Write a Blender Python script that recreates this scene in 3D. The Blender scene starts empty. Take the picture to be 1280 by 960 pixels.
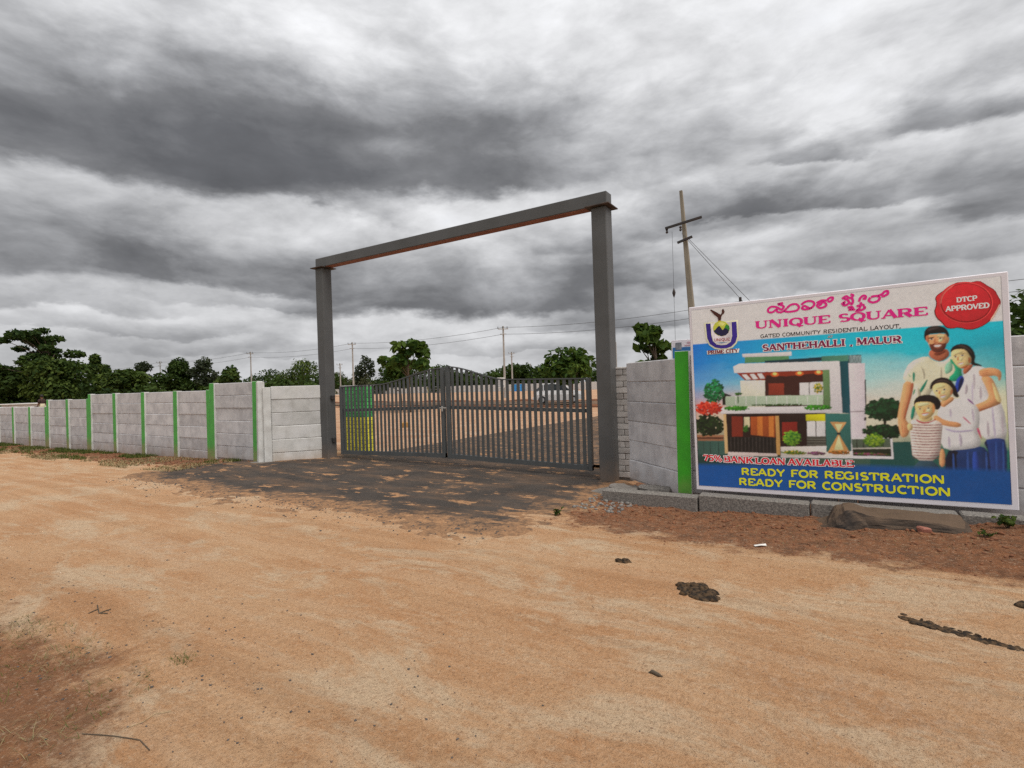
import bpy, bmesh, math, random
import numpy as np
from mathutils import Vector, Matrix, Euler
R = math.radians
sc = bpy.context.scene
col = sc.collection

# ------------------------------------------------------------------ camera
cam = bpy.data.cameras.new('camera'); cam.sensor_width = 36.0; cam.lens = 36.0*660/1280
cam.clip_start = 0.05; cam.clip_end = 3000
camo = bpy.data.objects.new('camera', cam); col.objects.link(camo)
camo.matrix_world = Matrix.Translation((0, 0, 1.61)) @ Matrix.Rotation(R(32.4), 4, 'Z') @ Matrix.Rotation(R(90.0), 4, 'X') @ Matrix.Rotation(-0.030, 4, 'Z')
sc.camera = camo
sc.view_settings.view_transform = 'Standard'; sc.view_settings.look = 'None'
sc.view_settings.gamma = 1.0; sc.view_settings.use_curve_mapping = False
sc.view_settings.exposure = 0.98
sc.cycles.max_bounces = 6; sc.cycles.diffuse_bounces = 3; sc.cycles.transparent_max_bounces = 8
sc.cycles.use_denoising = False                                # a little sensor-like grain, and no smearing of the soil

# ------------------------------------------------------------------ node helpers
class NT:
    def __init__(s, tree): s.t = tree; s.t.nodes.clear()
    def n(s, typ, ins=None, **props):
        o = s.t.nodes.new(typ)
        for k, v in props.items(): setattr(o, k, v)
        for k, v in (ins or {}).items(): s.set(o.inputs[k], v)
        return o
    def set(s, sock, v):
        if isinstance(v, bpy.types.Node): v = v.outputs[0]
        if isinstance(v, bpy.types.NodeSocket): s.t.links.new(v, sock)
        else: sock.default_value = v
    def math(s, op, a, b=0.0, c=0.0, clamp=False):
        o = s.t.nodes.new('ShaderNodeMath'); o.operation = op; o.use_clamp = clamp
        for i, v in enumerate((a, b, c)): s.set(o.inputs[i], v)
        return o.outputs[0]
    def vmath(s, op, a, b=None):
        o = s.t.nodes.new('ShaderNodeVectorMath'); o.operation = op
        s.set(o.inputs[0], a)
        if b is not None: s.set(o.inputs[3] if op == 'SCALE' else o.inputs[1], b)
        return o
    def noise(s, vec, scale, detail=4, rough=.55, dist=0.0):
        o = s.t.nodes.new('ShaderNodeTexNoise'); s.set(o.inputs['Vector'], vec)
        o.inputs['Scale'].default_value = scale; o.inputs['Detail'].default_value = detail
        o.inputs['Roughness'].default_value = rough; o.inputs['Distortion'].default_value = dist
        return o.outputs[0]
    def rng(s, v, a, b, c=0.0, d=1.0, smooth=False):
        o = s.t.nodes.new('ShaderNodeMapRange'); o.interpolation_type = 'SMOOTHSTEP' if smooth else 'LINEAR'; o.clamp = True
        for i, x in enumerate((v, a, b, c, d)): s.set(o.inputs[i], x)
        return o.outputs[0]
    def mix(s, fac, a, b, mode='MIX'):
        o = s.t.nodes.new('ShaderNodeMix'); o.data_type = 'RGBA'; o.blend_type = mode
        s.set(o.inputs[0], fac)
        for i, v in ((6, a), (7, b)):
            if isinstance(v, tuple) and len(v) == 3: v = (*v, 1)
            s.set(o.inputs[i], v)
        return o.outputs[2]
    def ramp(s, fac, stops):
        o = s.t.nodes.new('ShaderNodeValToRGB'); s.set(o.inputs[0], fac); e = o.color_ramp.elements
        while len(e) < len(stops): e.new(.5)
        for k, (p, c) in zip(e, stops): k.position = p; k.color = (*c, 1)
        return o.outputs[0]

# ------------------------------------------------------------------ sky: low broken overcast over a daylight sky
SUN_DIR = Vector((0.46, -0.16, 0.86)).normalized()          # towards the sun
sun_el = math.asin(SUN_DIR.z); sun_az = math.atan2(SUN_DIR.x, SUN_DIR.y)
# cloud masses: azimuth, elevation, tilt, half length, half height, density; each has a crisp base and a soft top
CLOUDS = [(-1.221,0.472,0.172,0.328,0.119,0.1),(-0.669,0.534,0.02,0.345,0.122,0.12),(-0.994,0.391,-0.053,0.407,0.073,0.12),(-1.174,0.415,0.024,0.381,0.115,0.4),(-0.803,0.458,-0.019,0.427,0.132,0.3),(-0.552,0.42,0.113,0.287,0.095,0.2),(-0.849,0.35,-0.132,0.124,0.05,0.16),(-1.281,0.238,0.006,0.206,0.082,0.3),(-1.035,0.219,-0.076,0.252,0.052,0.26),(-1.283,0.15,0.021,0.207,0.031,0.2),(-1.0,0.16,-0.017,0.2,0.022,0.12),(-0.62,0.203,0.014,0.393,0.084,0.36),(-0.382,0.135,-0.056,0.219,0.05,0.2),(-0.741,0.136,-0.007,0.191,0.02,0.1),(-0.044,0.367,-0.153,0.097,0.039,0.24),(0.139,0.382,-0.05,0.107,0.057,0.3),(0.191,0.265,-0.007,0.094,0.065,0.26),(-0.046,0.295,-0.044,0.26,0.037,0.26),(-0.272,0.428,0.2,0.225,0.102,0.14),(-0.208,0.306,-0.071,0.199,0.065,0.18),(-0.265,0.212,-0.095,0.235,0.063,0.18),(0.068,0.199,-0.096,0.255,0.04,0.16),(-0.005,0.156,-0.071,0.217,0.025,0.1),(-0.407,0.273,-0.006,0.177,0.042,0.12),(-0.254,0.113,-0.068,0.233,0.023,0.12),(-1.202,0.109,-0.022,0.236,0.019,0.14),(-1.003,0.074,-0.037,0.325,0.016,0.1),(-0.548,0.072,-0.032,0.333,0.015,0.1)]
THIN = [(-0.897,0.565,-0.147,0.166,0.08,-0.22),(-0.53,0.598,-0.041,0.257,0.082,-0.2),(-0.174,0.534,0.006,0.276,0.066,-0.18),(0.013,0.415,0.087,0.171,0.051,-0.2),(-0.957,0.352,-0.101,0.419,0.028,-0.1),(-0.676,0.326,-0.043,0.224,0.032,-0.12),(0.016,0.515,-0.302,0.242,0.047,-0.08),(-0.814,0.113,-0.003,0.343,0.02,-0.12)]                        # thinner places where more light comes through
world = bpy.data.worlds.new('World'); sc.world = world; world.use_nodes = True
w = NT(world.node_tree)
tc = w.n('ShaderNodeTexCoord').outputs['Generated']
d = w.vmath('NORMALIZE', tc).outputs[0]
sep = w.n('ShaderNodeSeparateXYZ', {0: d})
dx, dy, dz = sep.outputs
dzp = w.math('MAXIMUM', dz, 0.0)
inv = w.math('DIVIDE', 1.0, w.math('ADD', dzp, 0.22))
plane = w.n('ShaderNodeCombineXYZ', {0: w.math('MULTIPLY', dx, inv), 1: w.math('MULTIPLY', dy, inv), 2: 0.0}).outputs[0]
flat = w.vmath('MULTIPLY', d, (1.0, 1.0, 2.3)).outputs[0]
az = w.math('ARCTAN2', dx, dy); el = w.math('ARCSINE', dz)
w1 = w.n('ShaderNodeTexNoise', {'Vector': flat, 'Scale': 5.6, 'Detail': 10.0, 'Roughness': .60}).outputs['Color']
warp = w.vmath('SCALE', w.vmath('SUBTRACT', w1, (.5, .5, .5)).outputs[0], 0.24).outputs[0]
ws = w.n('ShaderNodeSeparateXYZ', {0: warp})
ae = w.n('ShaderNodeCombineXYZ', {0: w.math('ADD', az, ws.outputs[0]), 1: w.math('MULTIPLY_ADD', ws.outputs[1], 0.40, el), 2: 0.0}).outputs[0]
f1 = w.noise(plane, 1.0, 5, .50, .30); f2 = w.noise(flat, 4.2, 9, .57, .35); f3 = w.noise(flat, 13.0, 8, .58, .25)
th = w.math('MULTIPLY_ADD', w.math('SUBTRACT', f1, .5), 0.42, 0.24)
th = w.math('MULTIPLY_ADD', w.math('SUBTRACT', f2, .5), 0.62, th)
th = w.math('MULTIPLY_ADD', w.math('SUBTRACT', f3, .5), 0.20, th)
for (a_, e_, t_, l_, h_, k_) in CLOUDS:
    mp = w.n('ShaderNodeMapping', {'Vector': ae, 'Location': (a_, e_, 0), 'Rotation': (0, 0, t_), 'Scale': (l_, h_, 1)}, vector_type='TEXTURE')
    uv = w.n('ShaderNodeSeparateXYZ', {0: mp.outputs[0]})
    k1 = w.rng(uv.outputs[1], -1.0, -.70, 0, 1, True); k2 = w.rng(uv.outputs[1], -.66, 1.20, k_*1.34, 0, True)
    k3 = w.rng(w.math('ABSOLUTE', uv.outputs[0]), .25, 1.15, 1, 0, True)
    th = w.math('MULTIPLY_ADD', w.math('MULTIPLY', k1, k2), k3, th)
for (a_, e_, t_, l_, h_, k_) in THIN:
    mp = w.n('ShaderNodeMapping', {'Vector': ae, 'Location': (a_, e_, 0), 'Rotation': (0, 0, t_), 'Scale': (l_, h_, 1)}, vector_type='TEXTURE')
    th = w.math('MULTIPLY_ADD', w.rng(w.vmath('LENGTH', mp.outputs[0]).outputs[1], 1.4, 0.1, 0, 1, True), k_, th)
cl = w.ramp(th, [(0.0, (.405, .408, .416)), (.18, (.355, .358, .366)), (.36, (.268, .271, .279)), (.54, (.175, .178, .186)), (.74, (.100, .102, .108)), (1.0, (.068, .070, .076))])
lift = w.math('MULTIPLY_ADD', dzp, 0.45, 0.86)                # an overcast sky is brighter overhead
lift = w.math('MULTIPLY', lift, w.math('MULTIPLY_ADD', w.math('ADD', w.math('SUBTRACT', f2, .5), w.math('MULTIPLY', w.math('SUBTRACT', f3, .5), .8)), -.55, 1.0))   # billows within the masses
cl = w.vmath('SCALE', cl, lift).outputs[0]
sky = w.n('ShaderNodeTexSky', sky_type='NISHITA', sun_disc=False, sun_elevation=sun_el, sun_rotation=sun_az, air_density=1.0, dust_density=2.0)
bg_sky = w.n('ShaderNodeBackground', {'Color': sky.outputs[0], 'Strength': 0.06})
bg_cl = w.n('ShaderNodeBackground', {'Color': cl, 'Strength': 1.0})
cover = w.rng(th, -.25, .12, .82, 1.0, True)
mixs = w.n('ShaderNodeMixShader', {0: cover, 1: bg_sky, 2: bg_cl})
w.n('ShaderNodeOutputWorld', {0: mixs})

sun = bpy.data.lights.new('sun', 'SUN'); sun.energy = 1.5; sun.angle = R(35); sun.color = (1.0, .955, .89)
suno = bpy.data.objects.new('sun', sun); col.objects.link(suno)
suno.rotation_euler = SUN_DIR.to_track_quat('Z', 'Y').to_euler(); suno.location = (0, 0, 30)

# ------------------------------------------------------------------ object helpers
def tag(o, label=None, cat=None, group=None, kind=None):
    if label: o['label'] = label
    if cat: o['category'] = cat
    if group: o['group'] = group
    if kind: o['kind'] = kind
    return o
def empty(name, loc=(0, 0, 0), rz=0.0, ry=0.0, label=None, cat=None, group=None, kind=None):
    o = bpy.data.objects.new(name, None); col.objects.link(o); o.empty_display_size = .2
    o.location = loc; o.rotation_euler = (0, ry, rz)
    return tag(o, label, cat, group, kind)
def link(name, me, parent=None, loc=None, rot=None):
    o = bpy.data.objects.new(name, me); col.objects.link(o)
    if parent: o.parent = parent
    if loc: o.location = loc
    if rot: o.rotation_euler = rot
    return o
class MB:
    """collects faces and links them as one mesh object"""
    def __init__(s): s.v = []; s.f = []; s.m = []; s.c = None
    def add(s, vs, fs, mi=0):
        b = len(s.v); s.v += [tuple(p) for p in vs]; s.f += [[b+i for i in f] for f in fs]; s.m += [mi]*len(fs); return s
    def box(s, x0, x1, y0, y1, z0, z1, ch=0.0, mi=0, M=None):
        if ch <= 0:
            vs = [(x, y, z) for x in (x0, x1) for y in (y0, y1) for z in (z0, z1)]
            fs = [(0, 1, 3, 2), (4, 6, 7, 5), (0, 4, 5, 1), (2, 3, 7, 6), (0, 2, 6, 4), (1, 5, 7, 3)]
        else:
            vs = []; ids = {}
            for i, x in enumerate((x0, x1)):
                for j, y in enumerate((y0, y1)):
                    for k, z in enumerate((z0, z1)):
                        sx, sy, sz = (ch if i == 0 else -ch), (ch if j == 0 else -ch), (ch if k == 0 else -ch)
                        ids[i, j, k] = len(vs)
                        vs += [(x, y+sy, z+sz), (x+sx, y, z+sz), (x+sx, y+sy, z)]
            fs = []
            def I(i, j, k, a): return ids[i, j, k]+a
            for i in (0, 1): fs.append([I(i, 0, 0, 0), I(i, 1, 0, 0), I(i, 1, 1, 0), I(i, 0, 1, 0)])
            for j in (0, 1): fs.append([I(0, j, 0, 1), I(1, j, 0, 1), I(1, j, 1, 1), I(0, j, 1, 1)])
            for k in (0, 1): fs.append([I(0, 0, k, 2), I(1, 0, k, 2), I(1, 1, k, 2), I(0, 1, k, 2)])
            for a in (0, 1):
                for b in (0, 1):
                    fs.append([I(0, a, b, 1), I(1, a, b, 1), I(1, a, b, 2), I(0, a, b, 2)])
                    fs.append([I(a, 0, b, 0), I(a, 1, b, 0), I(a, 1, b, 2), I(a, 0, b, 2)])
                    fs.append([I(a, b, 0, 0), I(a, b, 1, 0), I(a, b, 1, 1), I(a, b, 0, 1)])
            for i in (0, 1):
                for j in (0, 1):
                    for k in (0, 1): fs.append([I(i, j, k, 0), I(i, j, k, 1), I(i, j, k, 2)])
        if M is not None: vs = [tuple(M @ Vector(p)) for p in vs]
        return s.add(vs, fs, mi)
    def tube(s, pts, rad, n=8, cap=True, mi=0):
        pts = [Vector(p) for p in pts]; rad = rad if isinstance(rad, (list, tuple)) else [rad]*len(pts)
        vs = []; fs = []; ref = None
        for i, p in enumerate(pts):
            t = (pts[min(i+1, len(pts)-1)]-pts[max(i-1, 0)]).normalized()
            if ref is None: ref = t.orthogonal().normalized()
            a = (ref-t*ref.dot(t)).normalized(); ref = a; b = t.cross(a)
            for k in range(n):
                th = 2*math.pi*k/n; vs.append(p+(a*math.cos(th)+b*math.sin(th))*rad[i])
        for i in range(len(pts)-1):
            for k in range(n): fs.append([i*n+k, i*n+(k+1) % n, (i+1)*n+(k+1) % n, (i+1)*n+k])
        if cap: fs += [list(range(n))[::-1], list(range((len(pts)-1)*n, len(pts)*n))]
        return s.add(vs, fs, mi)
    def loft(s, rings, cap=True, mi=0):
        n = len(rings[0]); vs = [p for r in rings for p in r]; fs = []
        for i in range(len(rings)-1):
            for k in range(n): fs.append([i*n+k, i*n+(k+1) % n, (i+1)*n+(k+1) % n, (i+1)*n+k])
        if cap: fs += [list(range(n))[::-1], list(range((len(rings)-1)*n, len(rings)*n))]
        return s.add(vs, fs, mi)
    def mesh(s, name, mats, smooth=False, fix=True):
        me = bpy.data.meshes.new(name); me.from_pydata(s.v, [], s.f)
        for m in (mats if isinstance(mats, (list, tuple)) else [mats]): me.materials.append(m)
        me.polygons.foreach_set('material_index', s.m)
        if smooth: me.polygons.foreach_set('use_smooth', [True]*len(s.f))
        if fix:
            bm = bmesh.new(); bm.from_mesh(me); bmesh.ops.recalc_face_normals(bm, faces=bm.faces); bm.to_mesh(me); bm.free()
        me.update(); return me
    def obj(s, name, mats, parent=None, loc=None, rot=None, smooth=False, fix=True):
        return link(name, s.mesh(name, mats, smooth, fix), parent, loc, rot)

# ------------------------------------------------------------------ numpy noise and masks
def vnoise(x, y, seed=0):
    xi = np.floor(x).astype(np.int64); yi = np.floor(y).astype(np.int64); fx = x-xi; fy = y-yi
    fx = fx*fx*(3-2*fx); fy = fy*fy*(3-2*fy)
    def h(a, b):
        n = (a*374761393+b*668265263+seed*974711) & 0xffffffff
        n = ((n ^ (n >> 13))*1274126177) & 0xffffffff
        return ((n ^ (n >> 16)) & 0xffff)/65535.0
    return (h(xi, yi)*(1-fx)+h(xi+1, yi)*fx)*(1-fy)+(h(xi, yi+1)*(1-fx)+h(xi+1, yi+1)*fx)*fy
def fbm(x, y, seed=0, oct=4, rough=.5):
    v = 0; a = 1; t = 0
    for o in range(oct): v = v+a*vnoise(x*2**o, y*2**o, seed+o*17); t += a; a *= rough
    return v/t-.5
def sdf(poly, x, y):
    """signed distance, positive inside"""
    px = [p[0] for p in poly]; py = [p[1] for p in poly]; n = len(poly)
    dmin = np.full(x.shape, 1e9); ins = np.zeros(x.shape, bool)
    for i in range(n):
        ax, ay = px[i], py[i]; bx, by = px[(i+1) % n], py[(i+1) % n]
        ex, ey = bx-ax, by-ay; t = np.clip(((x-ax)*ex+(y-ay)*ey)/(ex*ex+ey*ey), 0, 1)
        dmin = np.minimum(dmin, np.hypot(x-ax-ex*t, y-ay-ey*t))
        if ay != by:
            c = ((ay > y) != (by > y)) & (x < (bx-ax)*(y-ay)/(by-ay)+ax); ins ^= c
    return np.where(ins, dmin, -dmin)
def sstep(a, b, v): t = np.clip((v-a)/(b-a), 0, 1); return t*t*(3-2*t)

# ------------------------------------------------------------------ materials
MATS = {}
def principled(nt, color, rough=.8, bump=None, spec=.3, metal=0.0):
    p = nt.n('ShaderNodeBsdfPrincipled', {'Base Color': color if not (isinstance(color, tuple) and len(color) == 3) else (*color, 1), 'Roughness': rough, 'Specular IOR Level': spec, 'Metallic': metal})
    if bump is not None: nt.set(p.inputs['Normal'], bump)
    nt.n('ShaderNodeOutputMaterial', {0: p.outputs[0]}); return p
def mat(name, a, b=None, scale=3.0, rough=.8, bump=0.0, bscale=40.0, spec=.3, obvar=0.0, detail=5, stretch=(1, 1, 1), metal=0.0, lo=.35, hi=.65, foot=0.0):
    if name in MATS: return MATS[name]
    m = bpy.data.materials.new(name); m.use_nodes = True; nt = NT(m.node_tree)
    co = nt.n('ShaderNodeTexCoord').outputs['Object']
    oi = nt.n('ShaderNodeObjectInfo')
    off = nt.vmath('SCALE', oi.outputs['Location'], 1.7).outputs[0]
    co = nt.vmath('ADD', co, off).outputs[0]
    if stretch != (1, 1, 1): co = nt.vmath('MULTIPLY', co, stretch).outputs[0]
    b = b or tuple(x*.72 for x in a)
    c = nt.mix(nt.rng(nt.noise(co, scale, detail, .6), lo, hi), a, b)
    if obvar: c = nt.mix(1.0, c, nt.ramp(oi.outputs['Random'], [(0, (1-obvar,)*3), (1, (1+obvar*.4,)*3)]), 'MULTIPLY')
    if foot:                                                    # mud splashed up from the ground
        geo = nt.n('ShaderNodeNewGeometry').outputs['Position']; zz = nt.n('ShaderNodeSeparateXYZ', {0: geo}).outputs[2]
        k = nt.rng(nt.math('MULTIPLY_ADD', nt.noise(geo, 5, 6, .7), .6, zz), .72, .20, 0, foot, True)
        c = nt.mix(k, c, (.30, .185, .11))
    nb = None
    if bump: nb = nt.n('ShaderNodeBump', {'Strength': bump, 'Distance': .01, 'Height': nt.noise(co, bscale, 4, .6)}).outputs[0]
    principled(nt, c, rough, nb, spec, metal); MATS[name] = m; return m
M_steel = mat('grey_paint', (.096, .096, .096), (.076, .075, .073), 1.6, .5, .06, 60, .3, detail=9, foot=.3)
M_gate = mat('gate_paint', (.085, .090, .091), (.066, .071, .072), 3.0, .5, .05, 60, .3)
M_oxide = mat('red_oxide', (.30, .12, .085), (.22, .085, .06), 5, .7)
M_plate = mat('plate_rust', (.085, .06, .048), (.05, .04, .036), 9, .7)
M_greenpost = mat('green_paint', (.075, .36, .062), (.065, .27, .060), 5, .6, .15, 50, .25, lo=.35, hi=.7, detail=9, foot=.8)
M_brightgreen = mat('bright_green_paint', (.045, .34, .018), (.04, .27, .02), 4, .55, .1, 40, .25, detail=8, foot=.5)
M_white = mat('whitewash', (.60, .60, .58), (.46, .45, .43), 5, .85, .15, 50)
M_brickwhite = mat('white_brick', (.52, .50, .48), (.34, .31, .29), 7, .85, .25, 60, obvar=.25)
M_brickgreen = mat('green_brick', (.09, .48, .12), (.06, .36, .09), 7, .7, .25, 60, obvar=.3)
M_brickyellow = mat('yellow_brick', (.82, .76, .06), (.70, .64, .05), 7, .7, .25, 60, obvar=.25)
M_mortar = mat('mortar', (.22, .20, .18), (.14, .125, .11), 9, .9, .3, 60)
M_granite = mat('granite', (.25, .23, .205), (.11, .10, .092), 55, .85, .5, 70, detail=3)
M_pole = mat('pole_concrete', (.30, .26, .20), (.20, .17, .13), 6, .85, .2, 40, stretch=(1, 1, .2))
M_polegrey = mat('far_pole_concrete', (.38, .36, .33), (.30, .28, .26), 3, .85)
M_iron = mat('dark_iron', (.03, .03, .03), (.05, .035, .03), 8, .6)
M_wire = mat('wire', (.05, .05, .052), (.04, .04, .04), 3, .6)
M_vinyl = mat('vinyl_edge', (.74, .70, .74), (.68, .645, .69), 2.5, .45, .05, 9, .4)
M_dung = mat('dung', (.085, .050, .024), (.016, .011, .007), 26, .85, 1.0, 85, detail=8, lo=.42, hi=.58)
M_trunk = mat('bark', (.14, .105, .075), (.07, .05, .035), 9, .9, .5, 30, stretch=(1, 1, .25))
M_skin = mat('skin', (.20, .10, .06), None, 4, .6)
M_basalt = None
def concrete(name, a, b, dirt, tint, obvar=.14):
    m = bpy.data.materials.new(name); m.use_nodes = True; nt = NT(m.node_tree)
    co0 = nt.n('ShaderNodeTexCoord').outputs['Object']; oi = nt.n('ShaderNodeObjectInfo')
    co = nt.vmath('ADD', co0, nt.vmath('SCALE', oi.outputs['Location'], 2.3).outputs[0]).outputs[0]
    st = nt.vmath('MULTIPLY', co, (7, 7, 1.1)).outputs[0]
    c = nt.mix(nt.rng(nt.noise(co, 3.4, 8, .68), .38, .62), a, b)
    c = nt.mix(nt.math('MULTIPLY', nt.rng(nt.noise(nt.vmath('MULTIPLY', co, (2.2, 2.2, 3.0)).outputs[0], 1.0, 3, .5), .52, .60), .35), c, (.62, .61, .61))   # limewash blotches
    c = nt.mix(nt.math('MULTIPLY', nt.rng(nt.noise(st, 1.0, 4, .6), .55, .75), .30), c, dirt)       # rain streaks
    c = nt.mix(nt.math('MULTIPLY', nt.rng(nt.noise(co, 90, 2, .5), .62, .72), .35), c, dirt)         # pin holes
    geo = nt.n('ShaderNodeNewGeometry').outputs['Position']
    zz = nt.n('ShaderNodeSeparateXYZ', {0: geo}).outputs[2]
    sp = nt.math('MULTIPLY', nt.rng(nt.math('MULTIPLY_ADD', nt.noise(geo, 3.5, 5, .65), .55, zz), .62, .12, 0, 1, True), .55)
    c = nt.mix(sp, c, tint)                                                                          # mud splashed at the foot
    c = nt.mix(1.0, c, nt.ramp(oi.outputs['Random'], [(0, (1-obvar,)*3), (1, (1.05,)*3)]), 'MULTIPLY')
    nb = nt.n('ShaderNodeBump', {'Strength': .35, 'Distance': .006, 'Height': nt.noise(co, 34, 6, .65)}).outputs[0]
    principled(nt, c, .88, nb, .2); return m
M_panel = concrete('precast_concrete', (.56, .55, .56), (.41, .40, .41), (.22, .21, .205), (.30, .20, .13))
M_panelpale = concrete('pale_precast_concrete', (.58, .57, .55), (.46, .45, .43), (.30, .28, .26), (.33, .24, .16))
def leafmat(name, a, b, trans=.25):
    m = bpy.data.materials.new(name); m.use_nodes = True; nt = NT(m.node_tree)
    at = nt.n('ShaderNodeAttribute', attribute_name='tone').outputs['Fac']
    c = nt.mix(at, a, b)
    p = nt.n('ShaderNodeBsdfPrincipled', {'Base Color': c, 'Roughness': .75, 'Specular IOR Level': .08})
    t = nt.n('ShaderNodeBsdfTranslucent', {'Color': nt.mix(.5, c, (.10, .16, .02))})
    ms = nt.n('ShaderNodeMixShader', {0: trans, 1: p.outputs[0], 2: t.outputs[0]})
    nt.n('ShaderNodeOutputMaterial', {0: ms}); return m
L_dark = leafmat('dark_foliage', (.013, .028, .008), (.055, .088, .020))
L_mid = leafmat('mid_foliage', (.020, .040, .010), (.090, .125, .026))
L_grey = leafmat('grey_green_foliage', (.022, .030, .018), (.065, .075, .045))
L_pale = leafmat('pale_shrub_foliage', (.04, .045, .02), (.17, .17, .10))
L_teak = leafmat('broad_leaf', (.022, .052, .012), (.10, .15, .028), .3)
L_grass = leafmat('grass_blade', (.035, .055, .012), (.12, .14, .035), .2)
L_dry = leafmat('dry_grass', (.11, .085, .04), (.30, .25, .13), .1)
def soil(name, zoned=True, base=((.480, .297, .167), (.425, .230, .115), (.502, .376, .250))):
    m = bpy.data.materials.new(name); m.use_nodes = True; nt = NT(m.node_tree)
    co = nt.n('ShaderNodeTexCoord').outputs['Object']
    st = nt.vmath('MULTIPLY', co, (.6, 1.25, 1)).outputs[0]
    c = nt.mix(nt.rng(nt.noise(st, .8, 10, .72, .5), .41, .59), base[0], base[1])
    c = nt.mix(nt.math('MULTIPLY', nt.rng(nt.noise(nt.vmath('MULTIPLY', co, (.6, 1.3, 1)).outputs[0], 1.3, 10, .74, .5), .50, .59), .80), c, base[2])
    c = nt.mix(nt.math('MULTIPLY', nt.rng(nt.noise(co, 4.0, 9, .74), .55, .65), .50), c, (.37, .170, .070))
    tr = nt.noise(nt.vmath('MULTIPLY', nt.vmath('ADD', co, nt.vmath('SCALE', nt.n('ShaderNodeTexNoise', {'Vector': co, 'Scale': .35}).outputs['Color'], .30).outputs[0]).outputs[0], (.07, 4.6, 1)).outputs[0], 1.0, 4, .6)
    c = nt.mix(nt.math('MULTIPLY', nt.rng(tr, .52, .60), .26), c, (.52, .37, .24))                    # faint wheel tracks along the road
    c = nt.mix(nt.math('MULTIPLY', nt.rng(tr, .46, .39), 0.22), c, (.27, .135, .062))
    if zoned:
        zn = nt.n('ShaderNodeAttribute', attribute_name='zone').outputs['Color']; zs = nt.n('ShaderNodeSeparateColor', {0: zn})
        nz = nt.noise(co, 3.2, 9, .74, .3); nz2 = nt.noise(co, 9, 9, .76)
        red = nt.mix(nt.rng(nz2, .40, .60), (.225, .088, .040), (.095, .042, .024))
        k = nt.rng(nt.math('ADD', zs.outputs[0], nt.math('MULTIPLY', nt.math('SUBTRACT', nz, .5), 1.5)), .32, .62, 0, 1, True)
        c = nt.mix(nt.math('MULTIPLY', k, .92), c, red)
        brown = nt.mix(nt.rng(nz2, .35, .65), (.235, .100, .046), (.125, .056, .028))
        k = nt.rng(nt.math('ADD', zs.outputs[1], nt.math('MULTIPLY', nt.math('SUBTRACT', nz, .5), 1.3)), .35, .7, 0, 1, True)
        c = nt.mix(nt.math('MULTIPLY', k, .9), c, brown)
        k = nt.rng(nt.math('ADD', zs.outputs[2], nt.math('MULTIPLY', nt.math('SUBTRACT', nz2, .5), 1.4)), .35, .75, 0, 1, True)
        c = nt.mix(nt.math('MULTIPLY', k, .55), c, (.47, .37, .275))
    mot = nt.noise(co, 17, 8, .74, .3); g = nt.noise(co, 130, 3, .6); g2 = nt.noise(co, 45, 5, .65)
    c = nt.mix(nt.math('MULTIPLY', nt.rng(mot, .54, .68), .40), c, (.24, .122, .060))
    c = nt.mix(nt.math('MULTIPLY', nt.rng(mot, .45, .33), .30), c, (.55, .405, .275))
    c = nt.mix(nt.math('MULTIPLY', nt.rng(g, .56, .64), .55), c, (.13, .075, .045))
    c = nt.mix(nt.math('MULTIPLY', nt.rng(g2, .55, .67), .34), c, (.56, .42, .30))
    c = nt.mix(nt.math('MULTIPLY', nt.rng(g2, .45, .35), .38), c, (.22, .115, .06))
    hgt = nt.math('ADD', nt.math('MULTIPLY', mot, 1.1), nt.math('ADD', nt.math('MULTIPLY', g2, .6), nt.math('MULTIPLY', g, .25)))
    nb = nt.n('ShaderNodeBump', {'Strength': 1.0, 'Distance': .026, 'Height': hgt}).outputs[0]
    principled(nt, c, .95, nb, .12); return m
M_soil = soil('dirt_road_soil')
M_plot = soil('plot_soil', False, ((.44, .265, .165), (.37, .20, .115), (.50, .35, .24)))
def field():
    m = bpy.data.materials.new('field'); m.use_nodes = True; nt = NT(m.node_tree)
    co = nt.n('ShaderNodeTexCoord').outputs['Object']
    c = nt.mix(nt.rng(nt.noise(co, .05, 6, .6), .4, .6), (.10, .11, .04), (.20, .15, .075))
    principled(nt, c, .95); return m
M_field = field()
def asphalt():
    m = bpy.data.materials.new('asphalt'); m.use_nodes = True; nt = NT(m.node_tree)
    co = nt.n('ShaderNodeTexCoord').outputs['Object']
    c = nt.mix(nt.rng(nt.noise(co, 1.4, 6, .65), .35, .65), (.066, .054, .046), (.038, .033, .030))
    c = nt.mix(nt.math('MULTIPLY', nt.rng(nt.noise(co, 140, 2, .5), .55, .66), .5), c, (.16, .14, .125))
    st = nt.vmath('MULTIPLY', co, (.45, 1.5, 1)).outputs[0]
    dust = nt.math('MULTIPLY', nt.rng(nt.noise(st, 1.7, 8, .72, .4), .47, .72), .28)
    ed = nt.n('ShaderNodeSeparateColor', {0: nt.n('ShaderNodeAttribute', attribute_name='zone').outputs['Color']}).outputs[0]
    dust = nt.math('MAXIMUM', dust, nt.math('MULTIPLY', nt.rng(nt.math('ADD', ed, nt.math('MULTIPLY', nt.math('SUBTRACT', nt.noise(co, 7, 8, .75), .5), 2.2)), .38, .95), .80))
    dust = nt.math('MAXIMUM', dust, nt.math('MULTIPLY', nt.rng(nt.noise(nt.vmath('MULTIPLY', co, (.75, 1.5, 1)).outputs[0], 2.0, 10, .72, .2), .565, .605), .92))
    c = nt.mix(dust, c, nt.mix(nt.rng(nt.noise(co, 30, 4, .6), .4, .6), (.40, .225, .115), (.29, .155, .08)))
    nb = nt.n('ShaderNodeBump', {'Strength': .8, 'Distance': .012, 'Height': nt.noise(co, 75, 4, .6)}).outputs[0]
    principled(nt, c, .95, nb, .10); return m
M_asphalt = asphalt()
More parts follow.
